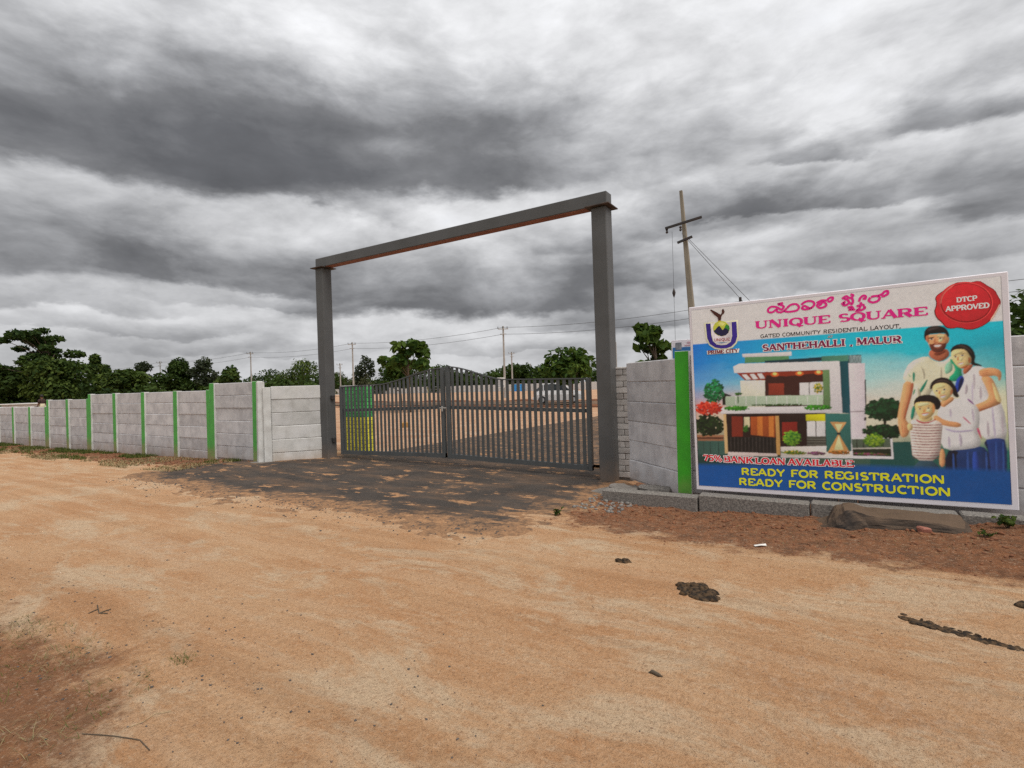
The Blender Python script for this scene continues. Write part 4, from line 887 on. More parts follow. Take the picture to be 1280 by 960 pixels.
SCRIPT_STROKES = [[1084,2267,1033,2259,1071,2241,1089,2220,1063,2191,1032,2213,1000,2231,955,2236,922,2211,927,2178,966,2171,999,2192,1019,2204],[1019,2204,1018,2172,1056,2160,1095,2177,1121,2202],[1088,2174,1126,2158,1182,2157,1226,2166,1246,2201,1218,2237,1168,2237,1134,2215,1127,2201],[1271,2222,1303,2249,1352,2258,1393,2239,1398,2204,1361,2174,1325,2192,1299,2207,1276,2184,1300,2166,1337,2167,1374,2176],[1423,2225,1472,2247,1525,2240],[1457,2231,1428,2200,1451,2167,1493,2170,1517,2189,1506,2218,1479,2227,1464,2203,1446,2198],[1525,2240,1543,2261,1567,2271,1584,2266,1578,2243,1554,2225,1533,2234],[1663,2178,1692,2202,1682,2169,1714,2171,1735,2196,1716,2229,1687,2240],[1670,2242,1711,2266,1737,2243,1767,2252,1774,2271,1751,2281],[1735,2196,1759,2173,1772,2205,1761,2239],[1719,2138,1758,2143,1767,2115,1735,2112,1756,2128,1785,2101],[1803,2141,1837,2150,1827,2115,1802,2094,1841,2095,1878,2117,1865,2139],[1827,2191,1840,2229,1868,2252,1890,2241,1884,2215,1862,2224],[1838,2183,1854,2155,1876,2150],[1933,2224,1916,2193,1948,2168,1992,2176,2014,2204,1999,2231,1956,2233,1939,2227],[1999,2231,2037,2247,2059,2270,2086,2273,2087,2243,2058,2226,2031,2223]]
# ------------------------------------------------------------------ hoarding
def lin(h):
    o = []
    for i in (0, 2, 4):
        v = int(h[i:i+2], 16)/255; o.append(v/12.92 if v < .04045 else ((v+.055)/1.055)**2.4)
    return tuple(min(.80, 1.60*k**1.06) for k in o)+(1.0,)            # printed ink, lightened from the dim daylight it was seen in
class Ink:
    """flat print: polygons in the board plane (x right, z up), each ink layer a fraction of a millimetre proud of the last"""
    def __init__(s, var=0.0): s.v = []; s.f = []; s.c = []; s.var = var
    def poly(s, pts, colr, layer, sub=0):
        b = len(s.v); y = -(.0006+layer*.00035+sub*.00003)
        area = sum(pts[i][0]*pts[(i+1) % len(pts)][1]-pts[(i+1) % len(pts)][0]*pts[i][1] for i in range(len(pts)))
        if area < 0: pts = pts[::-1]
        s.v += [(p[0], y, p[1]) for p in pts]; s.f.append(list(range(b, b+len(pts)))); xm = [p[0] for p in pts]; zm = [p[1] for p in pts]; cx, cz = (min(xm)+max(xm))/2, (min(zm)+max(zm))/2; hx, hz_ = max((max(xm)-min(xm))/2, 1e-4), max((max(zm)-min(zm))/2, 1e-4)
        gx, gz = s.var*math.sin(len(s.f)*2.4), s.var*(.5+.5*math.sin(len(s.f)*1.7))   # each printed patch shades off across its width
        s.c += [tuple(c*(1+gx*(p[0]-cx)/hx+gz*(p[1]-cz)/hz_) for c in colr[:3])+((1.0 if s.var else 0.0),) for p in pts]
    def grid(s, x0, x1, z0, z1, nx, nz, fn, layer, top=None):
        b = len(s.v); y = -(.0006+layer*.00035)
        for j in range(nz+1):
            for i in range(nx+1):
                u, v = i/nx, j/nz; s.v.append((x0+(x1-x0)*u, y, z0+(z1-z0)*v)); s.c.append(fn(u, v)[:3]+(.25,))
        for j in range(nz):
            for i in range(nx): a = b+j*(nx+1)+i; s.f.append([a, a+1, a+nx+2, a+nx+1])
    def stroke(s, pts, wd, colr, layer, sub=0, wh=None):
        """a pen line; wh is its width where it runs level, as in lettering with thick uprights"""
        P_ = [Vector(p) for p in pts]; n = len(P_)
        Lq, Rq = [], []
        for i in range(n):
            a = P_[max(i-1, 0)]; c = P_[min(i+1, n-1)]; t = (c-a)
            if t.length < 1e-9: t = Vector((1, 0))
            t.normalize(); nn = Vector((-t.y, t.x))*(wd if wh is None else wh+(wd-wh)*abs(t.y)**1.3)/2
            if 0 < i < n-1:
                t0 = (P_[i]-P_[i-1]).normalized(); cs = max(.55, t0.dot(t)); nn /= cs
            Lq.append(P_[i]+nn); Rq.append(P_[i]-nn)
        for i in range(n-1): s.poly([tuple(Lq[i]), tuple(Rq[i]), tuple(Rq[i+1]), tuple(Lq[i+1])], colr, layer, sub+(i % 3))
    def obj(s, name, parent):
        me = bpy.data.meshes.new(name); me.from_pydata(s.v, [], s.f); me.materials.append(M_print)
        a = me.color_attributes.new('ink', 'FLOAT_COLOR', 'POINT'); a.data.foreach_set('color', np.array(s.c, np.float32).ravel())
        me.update(); return link(name, me, parent, (0, -.024, 0))
def arc(cx, cy, rx, ry, a0, a1, n=10): return [(cx+rx*math.cos(R(a0+(a1-a0)*i/n)), cy+ry*math.sin(R(a0+(a1-a0)*i/n))) for i in range(n+1)]
# letter skeletons: (width, [('v' thick | 'h' thin, points)], [serif centres (x, y, half width)])
GL = {
 'A': (1.0, [('h', [(.12, 0), (.48, 1)]), ('v', [(.50, 1), (.86, 0)]), ('h', [(.26, .33), (.74, .33)])], [(.13, 0, .15), (.86, 0, .17)]),
 'B': (.92, [('v', [(.22, 0), (.22, 1)]), ('h', [(.22, .95), (.55, .95)]), ('v', arc(.53, .74, .20, .21, 90, -90)), ('h', [(.22, .53), (.55, .53)]), ('v', arc(.55, .29, .24, .24, 90, -90)), ('h', [(.22, .05), (.55, .05)])], [(.20, 0, .17), (.20, 1, .17)]),
 'C': (.92, [('v', arc(.52, .5, .36, .46, 48, 312, 18))], [(.80, .84, .06)]),
 'D': (1.0, [('v', [(.22, 0), (.22, 1)]), ('h', [(.22, .95), (.5, .95)]), ('v', arc(.46, .5, .38, .45, 90, -90, 14)), ('h', [(.22, .05), (.5, .05)])], [(.20, 0, .17), (.20, 1, .17)]),
 'E': (.90, [('v', [(.22, 0), (.22, 1)]), ('h', [(.22, .95), (.80, .95)]), ('h', [(.22, .5), (.62, .5)]), ('h', [(.22, .05), (.82, .05)]), ('h', [(.78, .95), (.78, .72)]), ('h', [(.80, .05), (.80, .28)])], [(.20, 0, .17), (.20, 1, .17)]),
 'F': (.86, [('v', [(.22, 0), (.22, 1)]), ('h', [(.22, .95), (.80, .95)]), ('h', [(.22, .5), (.66, .5)])], [(.22, 0, .18), (.20, 1, .17)]),
 'G': (1.0, [('v', arc(.50, .5, .38, .46, 45, 330, 18)), ('h', [(.56, .46), (.90, .46)]), ('h', [(.84, .46), (.84, .14)])], []),
 'H': (1.08, [('v', [(.24, 0), (.24, 1)]), ('v', [(.84, 0), (.84, 1)]), ('h', [(.24, .5), (.84, .5)])], [(.24, 0, .19), (.24, 1, .19), (.84, 0, .19), (.84, 1, .19)]),
 'I': (.52, [('v', [(.26, 0), (.26, 1)])], [(.26, 0, .20), (.26, 1, .20)]),
 'K': (1.02, [('v', [(.22, 0), (.22, 1)]), ('h', [(.28, .42), (.80, 1)]), ('v', [(.46, .60), (.84, 0)])], [(.22, 0, .18), (.22, 1, .18), (.80, 1, .14), (.84, 0, .16)]),
 'L': (.86, [('v', [(.22, 0), (.22, 1)]), ('h', [(.22, .05), (.78, .05)]), ('h', [(.77, .05), (.77, .32)])], [(.22, 0, .18), (.22, 1, .19)]),
 'M': (1.24, [('h', [(.20, 0), (.20, 1)]), ('v', [(.22, 1), (.60, .05)]), ('h', [(.60, .05), (.98, 1)]), ('v', [(1.0, 0), (1.0, 1)])], [(.20, 0, .15), (.20, 1, .14), (1.0, 0, .19), (1.0, 1, .16)]),
 'N': (1.08, [('h', [(.20, 0), (.20, 1)]), ('v', [(.24, 1), (.84, 0)]), ('h', [(.86, 0), (.86, 1)])], [(.20, 0, .16), (.18, 1, .14), (.86, 1, .16)]),
 'O': (1.04, [('v', arc(.52, .5, .38, .46, 0, 360, 22))], []),
 'P': (.90, [('v', [(.22, 0), (.22, 1)]), ('h', [(.22, .95), (.55, .95)]), ('v', arc(.53, .70, .24, .25, 90, -90)), ('h', [(.22, .45), (.55, .45)])], [(.24, 0, .20), (.20, 1, .17)]),
 'Q': (1.04, [('v', arc(.52, .52, .38, .44, 0, 360, 22)), ('v', [(.55, .22), (.82, -.10)]), ('h', [(.78, -.09), (1.0, -.03)])], []),
 'R': (1.02, [('v', [(.22, 0), (.22, 1)]), ('h', [(.22, .95), (.55, .95)]), ('v', arc(.53, .72, .24, .23, 90, -90)), ('h', [(.22, .48), (.55, .48)]), ('v', [(.50, .48), (.84, .02)])], [(.24, 0, .19), (.20, 1, .17), (.88, 0, .11)]),
 'S': (.84, [('v', arc(.42, .72, .24, .23, 40, 270, 12)+arc(.42, .27, .27, .22, 90, -140, 12)[1:])], [(.62, .86, .05), (.20, .14, .05)]),
 'T': (.96, [('v', [(.48, 0), (.48, 1)]), ('h', [(.10, .95), (.86, .95)]), ('h', [(.11, .97), (.11, .70)]), ('h', [(.85, .97), (.85, .70)])], [(.48, 0, .20)]),
 'U': (1.08, [('v', [(.24, 1), (.24, .32)]), ('v', arc(.54, .34, .30, .29, 180, 300, 9)), ('h', arc(.54, .34, .30, .29, 300, 360, 5)+[(.84, 1)])], [(.24, 1, .19), (.84, 1, .17)]),
 'V': (1.0, [('v', [(.14, 1), (.50, 0)]), ('h', [(.52, 0), (.86, 1)])], [(.14, 1, .17), (.86, 1, .15)]),
 'Y': (1.0, [('v', [(.14, 1), (.50, .46)]), ('h', [(.86, 1), (.52, .46)]), ('v', [(.50, .48), (.50, 0)])], [(.14, 1, .17), (.86, 1, .14), (.50, 0, .19)]),
 ',': (.40, [('v', [(.22, .14), (.20, 0), (.10, -.16)])], []),
 '7': (.80, [('h', [(.10, .94), (.72, .94)]), ('v', [(.68, .94), (.34, 0)]), ('h', [(.11, .96), (.11, .74)])], []),
 '5': (.80, [('h', [(.18, .94), (.68, .94)]), ('h', [(.20, .94), (.18, .55)]), ('v', arc(.38, .32, .28, .28, 120, -130, 12))], []),
 '%': (1.20, [('h', arc(.30, .74, .17, .21, 0, 360, 12)), ('h', arc(.90, .26, .17, .21, 0, 360, 12)), ('h', [(.88, 1), (.32, 0)])], []),
 ' ': (.52, [], []),
}
STY = {'slab': (.30, .14, True), 'text': (.27, .18, True), 'sans': (.15, .14, False), 'wide': (.23, .20, False)}
def lettering(root, style, colr, outline, text, base, cap, layer):
    """one part for each word of a printed line"""
    if ' ' in text:
        tot = sum(GL[c][0] for c in text); cur = 0.0
        for wd_ in text.split(' '):
            l_ = sum(GL[c][0] for c in wd_); f0, f1_ = cur/tot, (cur+l_)/tot; cur += l_+GL[' '][0]
            lettering(root, style, colr, outline, wd_, (base[0]+(base[2]-base[0])*f0, base[1]+(base[3]-base[1])*f0, base[0]+(base[2]-base[0])*f1_, base[1]+(base[3]-base[1])*f1_), cap, layer)
        return
    ink = Ink(); tv, thn, ser = STY[style]
    x0, z0, x1, z1 = [k/1000 for k in base]; cap = cap/1000
    tot = sum(GL[c][0] for c in text); Lb = math.hypot(x1-x0, z1-z0); ux, uz = (x1-x0)/Lb, (z1-z0)/Lb
    kx_ = Lb/tot; cur = 0.0
    def put(wx, wz): return (x0+ux*wx*kx_-uz*wz*cap, z0+uz*wx*kx_+ux*wz*cap)
    passes = ([(outline, cap*.20, 0)] if outline else [])+[(colr, 0, 1)]
    for pc, grow, pl in passes:
        cur = 0.0; cc = lin(pc)
        for ch in text:
            wd, strokes, serifs = GL[ch]; sub = 0
            for kind, pts in strokes:
                t = (tv if kind == 'v' else thn)
                horiz = abs(pts[-1][0]-pts[0][0]) > abs(pts[-1][1]-pts[0][1])*2
                wref = cap if horiz else (kx_*.6+cap*.4)
                ink.stroke([put(cur+wd/2+(px_-wd/2)*1.10, pz_) for px_, pz_ in pts], t*wref+grow, cc, layer+pl, sub, (thn*cap+grow) if (kind == 'v' and ser and len(pts) > 4) else None); sub += 3
            if ser:
                for sx_, sz_, hw in serifs:
                    zz_ = .05 if sz_ < .2 else (.95 if sz_ > .9 else sz_)
                    ink.stroke([put(cur+wd/2+(sx_-wd/2)*1.10-hw-(grow/kx_*.5), zz_), put(cur+wd/2+(sx_-wd/2)*1.10+hw+(grow/kx_*.5), zz_)], .105*cap+grow, cc, layer+pl, sub); sub += 1
            cur += wd
    return ink.obj('lettering', root)
BW, BH = 3.05, 2.34
hb = empty('hoarding', (-1.665, 6.985, .185), 0, -.0135, 'large printed hoarding advertising a housing layout, standing on the granite kerb', 'billboard')
MB().box(0, BW, -.022, .022, 0, BH, .008).obj('frame', M_vinyl, hb)
for x in (.55, 1.5, 2.45): MB().box(x-.02, x+.02, .024, .06, .03, BH-.03, .004).obj('back_batten', M_iron, hb)
MB().box(.60, .63, -.005, .02, BH, BH+.06, .004).obj('bracket', M_iron, hb)
# the pictures are printed halftones: composed as a fine raster of ink values, then laid on the sheet as one colour for each dot
PX = .003; X0, X1, Z0, Z1 = .030, 3.000, .054, 2.304
RW, RH = int((X1-X0)/PX), int((Z1-Z0)/PX)
canvas = np.zeros((RH, RW, 3), np.float32); owner = np.zeros((RH, RW), np.int8)
def boxblur(m, r):
    for ax in (0, 1):
        c = np.cumsum(np.concatenate([np.repeat(np.take(m, [0], ax), r+1, ax), m, np.repeat(np.take(m, [-1], ax), r, ax)], ax), ax)
        n = m.shape[ax]; m = (np.take(c, range(2*r+1, 2*r+1+n), ax)-np.take(c, range(0, n), ax))/(2*r+1)
    return m
def chaikin(p, n=2):
    for _ in range(n):
        q = []
        for i in range(len(p)):
            a_, b_ = p[i], p[(i+1) % len(p)]; q += [(a_[0]*.75+b_[0]*.25, a_[1]*.75+b_[1]*.25), (a_[0]*.25+b_[0]*.75, a_[1]*.25+b_[1]*.75)]
        p = q
    return p
def paint(pts, colr, own=None, form=0.0, grad=(0, 0)):
    """fill a polygon given in metres; form > 0 models it as a rounded body lit from the upper left"""
    xs_ = [(p[0]-X0)/PX for p in pts]; zs_ = [(p[1]-Z0)/PX for p in pts]; pad = 14 if form else 1
    i0, i1 = max(0, int(min(xs_))-pad), min(RW, int(max(xs_))+pad+2); j0, j1 = max(0, int(min(zs_))-pad), min(RH, int(max(zs_))+pad+2)
    if i1-i0 < 1 or j1-j0 < 1: return
    gx, gz = np.meshgrid(np.arange(i0, i1)+.5, np.arange(j0, j1)+.5); ins = np.zeros(gx.shape, bool); n = len(xs_)
    for i in range(n):
        ax, az_, bx, bz = xs_[i], zs_[i], xs_[(i+1) % n], zs_[(i+1) % n]
        if az_ != bz: ins ^= ((az_ > gz) != (bz > gz)) & (gx < (bx-ax)*(gz-az_)/(bz-az_)+ax)
    tone = np.ones(gx.shape, np.float32)
    if form and min(i1-i0, j1-j0) > 2*pad+10:
        m = ins.astype(np.float32); r = int(np.clip(min(i1-i0, j1-j0)*.09, 3, 9)); m = boxblur(boxblur(boxblur(m, r), r), r)
        dz_, dx_ = np.gradient(m); tone = 1+form*(3.4*r*(dx_*.75-dz_*.55)+.9*(m-.82)*.6)
        tone += form*.22*fbm(gx*.045+len(pts), gz*.045, 7, 4)*2
    cx_, cz_ = (i0+i1)/2, (j0+j1)/2; tone = tone*(1+grad[0]*(gx-cx_)/max(1, (i1-i0)/2)+grad[1]*(gz-cz_)/max(1, (j1-j0)/2))
    blk = canvas[j0:j1, i0:i1]; blk[ins] = (np.array(colr[:3], np.float32)[None]*np.clip(tone[ins], .35, 1.6)[:, None])
    if own is not None: owner[j0:j1, i0:i1][ins] = own
SKY_ROWS = [  # printed sky, bottom to top, five stops left to right
 ['1c3a34', '1a4038', '20483c', '14443c', '12504c'],
 ['2a4c48', '3c5048', '5c6454', '40685a', '1e6a5e'],
 ['c4a88c', 'd8c4a0', 'd0c0a8', 'c4b8a0', 'c0c098'],
 ['b09498', 'c8b0a8', 'c8bcb4', 'c8bcb0', 'c4c0a4'],
 ['5a90c0', '78b0cc', '8cc4d0', 'a8c0bc', '50a8ac'],
 ['1a72bc', '2490cc', '18a8cc', '28acbc', '1090a4'],
 ['0a68bc', '088ad4', '04a4d4', '08acc8', '0ca8bc']]
tab = np.array([[lin(c)[:3] for c in row] for row in SKY_ROWS], np.float32)
uu, vv = np.meshgrid(np.linspace(0, 1, RW), np.linspace(0, 1, RH)); zz_ = Z0+vv*(Z1-Z0)
cloudy = fbm(uu*5, vv*14, 3, 5, .55)
a_ = np.clip(uu*4, 0, 3.999); i_ = a_.astype(int); fu = (a_-i_)[..., None]; b_ = np.clip((zz_-.34)/1.522*6+cloudy*.9, 0, 5.999); j_ = b_.astype(int); fv = (b_-j_)[..., None]
canvas[:] = (tab[j_, i_]*(1-fu)+tab[j_, i_+1]*fu)*(1-fv)+(tab[j_+1, i_]*(1-fu)+tab[j_+1, i_+1]*fu)*fv
canvas[zz_ > 1.862] = lin('c8bec6')[:3]
band0, band1 = np.array(lin('0a4c8c')[:3]), np.array(lin('0a3a66')[:3])
paint([(1.86, .385), (2.25, .39), (2.25, .66), (1.86, .64)], lin('184844'))
for gi, g in enumerate(('house_picture', 'family_picture'), 1):
    todo = [(l, k, [(p[i]/1000, p[i+1]/1000) for i in range(0, len(p), 2)], c, None) for k, (l, c, p) in enumerate(ART[g])]
    for kk, (g2_, l, cols, cx, cz, rx, rz_, n, sz, sd) in enumerate(LEAF_PRINT):
        if g2_ != g: continue
        r_ = random.Random(sd)
        for i in range(n*7):
            an = r_.uniform(0, 6.28); q = math.sqrt(r_.random())*r_.uniform(.75, 1.12); ox, oz = cx+rx*q*math.cos(an), cz+rz_*q*math.sin(an); s_ = sz*r_.uniform(.18, .50); ph = r_.uniform(0, 3); sh = 1+.35*(oz-cz)/max(rz_, 1)-.2*(ox-cx)/max(rx, 1)+r_.uniform(-.2, .2)
            todo.append((l+(i % 4)*.25, kk, [((ox+s_*(1.5 if k % 2 else .8)*math.cos(ph+k*.9))/1000, (oz+s_*math.sin(ph+k*.9))/1000) for k in range(7)], cols[i % len(cols)], sh))
    todo.sort(key=lambda t: (t[0], t[1]))
    for l, k, pts, c, sh in todo:
        cc = lin(c)
        if sh is not None: paint(pts, tuple(v*sh for v in cc[:3]), gi)
        elif g == 'family_picture': paint(chaikin(pts, 1), cc, gi, .44)
        else: paint(pts, cc, gi, 0, (.16*math.sin(k*2.4), .10+.10*math.sin(k*1.7)))
edge = np.interp(uu, [0, .6, 1], [.30, .362, .362]); fade = np.clip((edge+.05-zz_)/.05, 0, 1)[..., None]         # the blue band comes over the feet of the pictures
canvas = canvas*(1-fade)+(band0+(band1-band0)*(.35*uu[..., None]))*fade; owner[zz_ < edge] = 0
for l, c, p in ART['banner_sheet']: paint([(p[i]/1000, p[i+1]/1000) for i in range(0, len(p), 2)], lin(c))
canvas = np.stack([boxblur(boxblur(canvas[..., k], 1), 1) for k in range(3)], 2)
ST = 2; cs = canvas[::ST, ::ST]; ow = owner[::ST, ::ST]; nz_, nx_ = ow.shape
cs = cs*(1+.06*np.random.default_rng(3).normal(size=(nz_, nx_, 1)))
vx, vz = np.meshgrid(X0+(np.arange(nx_)+.5)*PX*ST, Z0+(np.arange(nz_)+.5)*PX*ST)
co_ = np.stack([vx.ravel(), np.full(vx.size, -.0006), vz.ravel()], 1); ii = np.arange(nx_*nz_).reshape(nz_, nx_)
quads = np.stack([ii[:-1, :-1].ravel(), ii[:-1, 1:].ravel(), ii[1:, 1:].ravel(), ii[1:, :-1].ravel()], 1); qown = ow[:-1, :-1].ravel()
for gi, g in enumerate(('banner_sheet', 'house_picture', 'family_picture')):
    q = quads[qown == gi]; used, inv_ = np.unique(q, return_inverse=True)
    me = fastmesh(g, co_[used], inv_.reshape(-1, 4), M_print)
    at_ = me.color_attributes.new('ink', 'FLOAT_COLOR', 'POINT'); cl_ = np.concatenate([np.clip(cs.reshape(-1, 3)[used], 0, .82), np.full((len(used), 1), .35)], 1)
    at_.data.foreach_set('color', cl_.astype(np.float32).ravel()); link(g, me, hb, (0, -.024, 0))
for g in ('seal', 'emblem'):
    ink = Ink(.17); lay = {}
    for l, c, p in ART[g]:
        lay[l] = lay.get(l, 0)+1; pts = [(p[i]/1000, p[i+1]/1000) for i in range(0, len(p), 2)]
        ink.poly(chaikin(pts, 1) if g == 'seal' else pts, lin(c), l, (lay[l] % 11))
    ink.obj(g, hb)
for ln_ in LINES: lettering(hb, *ln_)
ink = Ink()
for i, s_ in enumerate(SCRIPT_STROKES):
    if i == 7: ink.obj('lettering', hb); ink = Ink()
    pts = [(s_[k]/1000, s_[k+1]/1000) for k in range(0, len(s_), 2)]
    sm = []                                                    # smooth the pen line
    for k in range(len(pts)-1):
        p0, p1, p2, p3 = pts[max(k-1, 0)], pts[k], pts[k+1], pts[min(k+2, len(pts)-1)]
        for t in (0, .25, .5, .75):
            sm.append(tuple(.5*((2*p1[a])+(-p0[a]+p2[a])*t+(2*p0[a]-5*p1[a]+4*p2[a]-p3[a])*t*t+(-p0[a]+3*p1[a]-3*p2[a]+p3[a])*t**3) for a in (0, 1)))
    sm.append(pts[-1]); ink.stroke(sm, .024, lin('d81a78'), 6, i % 9)
ink.obj('lettering', hb)
M_clodfar = mat('rust_earth', (.20, .085, .045), (.12, .055, .03), 1.5, .95)
# ------------------------------------------------------------------ poles, wires and small things beyond the wall
def bar(mb, p, q, wx, wz, mi=0):
    p, q = Vector(p), Vector(q); d_ = q-p; M = Matrix.Translation(p) @ d_.to_track_quat('X', 'Z').to_matrix().to_4x4()
    mb.box(0, d_.length, -wx/2, wx/2, -wz/2, wz/2, min(wx, wz)*.12, mi, M)
up_ = empty('utility_pole', (-3.14, 14.0, 0), label='tall weathered utility pole with two crossarms behind the hoarding', cat='pole')
m_ = MB(); m_.loft([[(sx*(.115-.012*z), sy*(.10-.010*z), z) for sx, sy in ((-1, -.8), (-.8, -1), (.8, -1), (1, -.8), (1, .8), (.8, 1), (-.8, 1), (-1, .8))] for z in (-.4, 2, 4, 6.5)])
m_.obj('shaft', M_pole, up_, (0, 0, 0), (0, -.058, 0))
for z, hw, off in ((5.62, .46, .0), (5.18, .19, .0)):
    m_ = MB(); bar(m_, (-hw, -.12, -.04), (hw, -.12, .04), .05, .06); m_.obj('crossarm', M_iron, up_, (-.058*z+off, 0, z), (0, -.08, .12))
for x, z in ((-.40, 5.46), (-.05, 5.46)):
    m_ = MB(); m_.tube([(0, 0, .09), (0, 0, .05), (0, 0, .02), (0, 0, -.02), (0, 0, -.05)], [.012, .035, .02, .038, .01], 8); m_.obj('insulator', M_iron, up_, (-.33+x, -.14, z))
def wire_obj(name, label, p, q, sag, rad=.006, group=None, n=16):
    p, q = Vector(p), Vector(q); pts = []
    for i in range(n+1):
        t = i/n; v = p.lerp(q, t); v.z -= sag*4*t*(1-t); pts.append(v)
    o = MB().tube(pts, rad, 5).obj(name, M_wire, smooth=True); return tag(o, label, 'wire', group)
wire_obj('wire', 'stay wire slanting down right from below the long crossarm of the utility pole', (-3.50, 13.9, 5.36), (.35, 15.0, .05), .0, .006)
wire_obj('wire', 'outer of two stay wires slanting down right from the utility pole', (-3.36, 13.9, 5.22), (.75, 15.0, .05), .0, .006)
sw = empty('stay_wire', (-3.72, 13.8, 0), label='thin hanging wire with a dark insulator left of the utility pole', cat='wire')
MB().tube([(.02, 0, -.1), (.0, 0, 2), (0, 0, 5.42)], .004, 5).obj('strand', M_wire, sw)
MB().tube([(0, 0, 3.72), (0, 0, 3.78), (0, 0, 3.84), (0, 0, 3.90), (0, 0, 3.96)], [.008, .03, .045, .03, .008], 8).obj('insulator', M_iron, sw, smooth=True)
def small_pole(x, y, h, label, arm=True, paint=False, rad=.10, group='concrete poles beyond the wall'):
    root = empty('concrete_pole', (x, y, 0), label=label, cat='pole', group=group)
    m_ = MB(); m_.loft([[(sx*(rad-.004*z), sy*(rad-.004*z), z) for sx, sy in ((-1, -1), (1, -1), (1, 1), (-1, 1))] for z in (-.3, h)])
    m_.obj('shaft', M_polegrey, root)
    if arm:
        for z, hw in ((h-.35, .75), (h-.95, .45)):
            m_ = MB(); bar(m_, (-hw*.8, -.14, 0), (hw*.8, -.14, 0), .09, .09); m_.obj('crossarm', M_iron if False else M_polegrey, root, (0, 0, z), (0, 0, .55))
        for dx_ in (-.55, 0, .55): MB().tube([(dx_*.85, dx_*.5-.14, h-.32), (dx_*.85, dx_*.5-.14, h-.05)], [.05, .03], 6).obj('insulator', M_iron, root)
    if paint:
        MB().box(-rad-.015, rad+.015, -rad-.015, rad+.015, .0, .75, .01).obj('painted_band', M_brightgreen, root)
        MB().box(-rad-.013, rad+.013, -rad-.013, rad+.013, .752, 1.5, .01).obj('painted_band', M_brickyellow, root)
    return root
POLES = [(-34.0, 52, 8.45, 'tall concrete pole rising above the arch of the gate', True), (-63.5, 55, 8.7, 'concrete pole standing just right of the left gate post', True), (-90.3, 55, 8.8, 'concrete pole behind the tallest section of the left wall', True), (-123.7, 55, 8.7, 'leftmost concrete pole, in front of the domed tree', True)]
for p in POLES: small_pole(*p)
small_pole(-57.0, 90, 8.1, 'distant concrete pole just right of the tall pole above the gate', True, False, .12)
small_pole(-70.2, 120, 6.8, 'farthest thin pole above the right gate leaf', False, False, .12)
small_pole(-90.6, 75, 7.1, 'thin distant pole between left gate post and its neighbour pole', True, False, .10)
small_pole(-44.0, 50, 5.1, 'lamp pole with green and yellow painted foot seen through the gate', False, True, .09)
small_pole(-15.5, 40, 4.7, 'short thin pole beside the right gate post', False, False, .07)
for k, (dz_, lb) in enumerate(((-.15, 'upper overhead line strung along the poles beyond the plots'), (-.95, 'lower overhead line strung along the poles beyond the plots'))):
    pts = []
    seq = [(-160, 56, 8.6)]+[(p[0], p[1], p[2]) for p in reversed(POLES)]+[(-8, 50, 8.4), (20, 50, 8.4)]
    for i in range(len(seq)-1):
        a_, b_ = Vector(seq[i]), Vector(seq[i+1])
        for j in range(10):
            t = j/10; v = a_.lerp(b_, t); v.z += dz_-.5*4*t*(1-t); pts.append(v)
    tag(MB().tube(pts, .022, 4).obj('overhead_line', M_wire), lb, 'wire', 'lines along the far poles')
# notice on a pole in the plots
sg = empty('notice_board', (-18.6, 28.0, 0), .55, label='small white notice on a green and yellow post seen through the gate', cat='sign')
MB().tube([(0, 0, -.2), (0, 0, .62)], .045, 8).obj('post', M_brightgreen, sg); MB().tube([(0, 0, .62), (0, 0, 1.5)], .044, 8).obj('post', M_brickyellow, sg)
MB().tube([(0, 0, 1.5), (0, 0, 2.06)], .04, 8).obj('post', M_polegrey, sg)
MB().box(-.25, .25, -.08, -.05, 1.40, 2.04, .006).obj('panel', M_white, sg)
M_ink = mat('notice_ink', (.12, .13, .15), (.30, .31, .33), 9, .7)
for i in range(4): MB().box(-.20+.03*(i % 2), .20-.05*(i % 3), -.083, -.0795, 1.47+.13*i, 1.54+.13*i, .001).obj('print', M_ink, sg)
# banner peeping over the wall behind the green post
M_bblue = mat('banner_blue', (.03, .14, .36), (.04, .20, .42), 4, .5); M_bpink = mat('banner_pink', (.45, .20, .26), (.55, .42, .45), 8, .5)
sb = empty('small_banner', (-2.15, 9.0, 0), label='small blue and white banner peeping over the wall behind the bright green post', cat='banner')
for x in (-.30, .26): MB().tube([(x, .03, -.1), (x, .03, 2.26)], .02, 6).obj('post', M_iron, sb)
MB().box(-.34, .32, -.02, .0, 1.55, 2.265, .004).obj('panel', M_vinyl, sb)
MB().box(-.32, .30, -.024, -.0195, 1.57, 2.14, .001).obj('print', M_bblue, sb)
MB().box(-.12, .28, -.024, -.0195, 2.155, 2.175, .0005).obj('print', M_bpink, sb)
MB().box(-.08, .24, -.024, -.0195, 2.195, 2.225, .0005).obj('print', M_bpink, sb); MB().box(-.27, -.17, -.027, -.0235, 2.10, 2.22, .0005).obj('print', M_ink, sb)

# far compound wall of the layout
fw = empty('compound_wall', (-150, 100, 0), label='distant white boundary wall across the far side of the plots', cat='wall')
pm = MB().box(0, 2.2, -.03, .03, -.05, 1.56, .01).mesh('panel', M_white); qm = MB().box(-.12, .12, -.06, .06, -.05, 1.62, .01).mesh('post', M_panelpale)
for i in range(66):
    link('panel', pm, fw, (.12+2.44*i, 0, rnd.uniform(-.06, .06))); link('post', qm, fw, (2.44*i, -.05, 0))
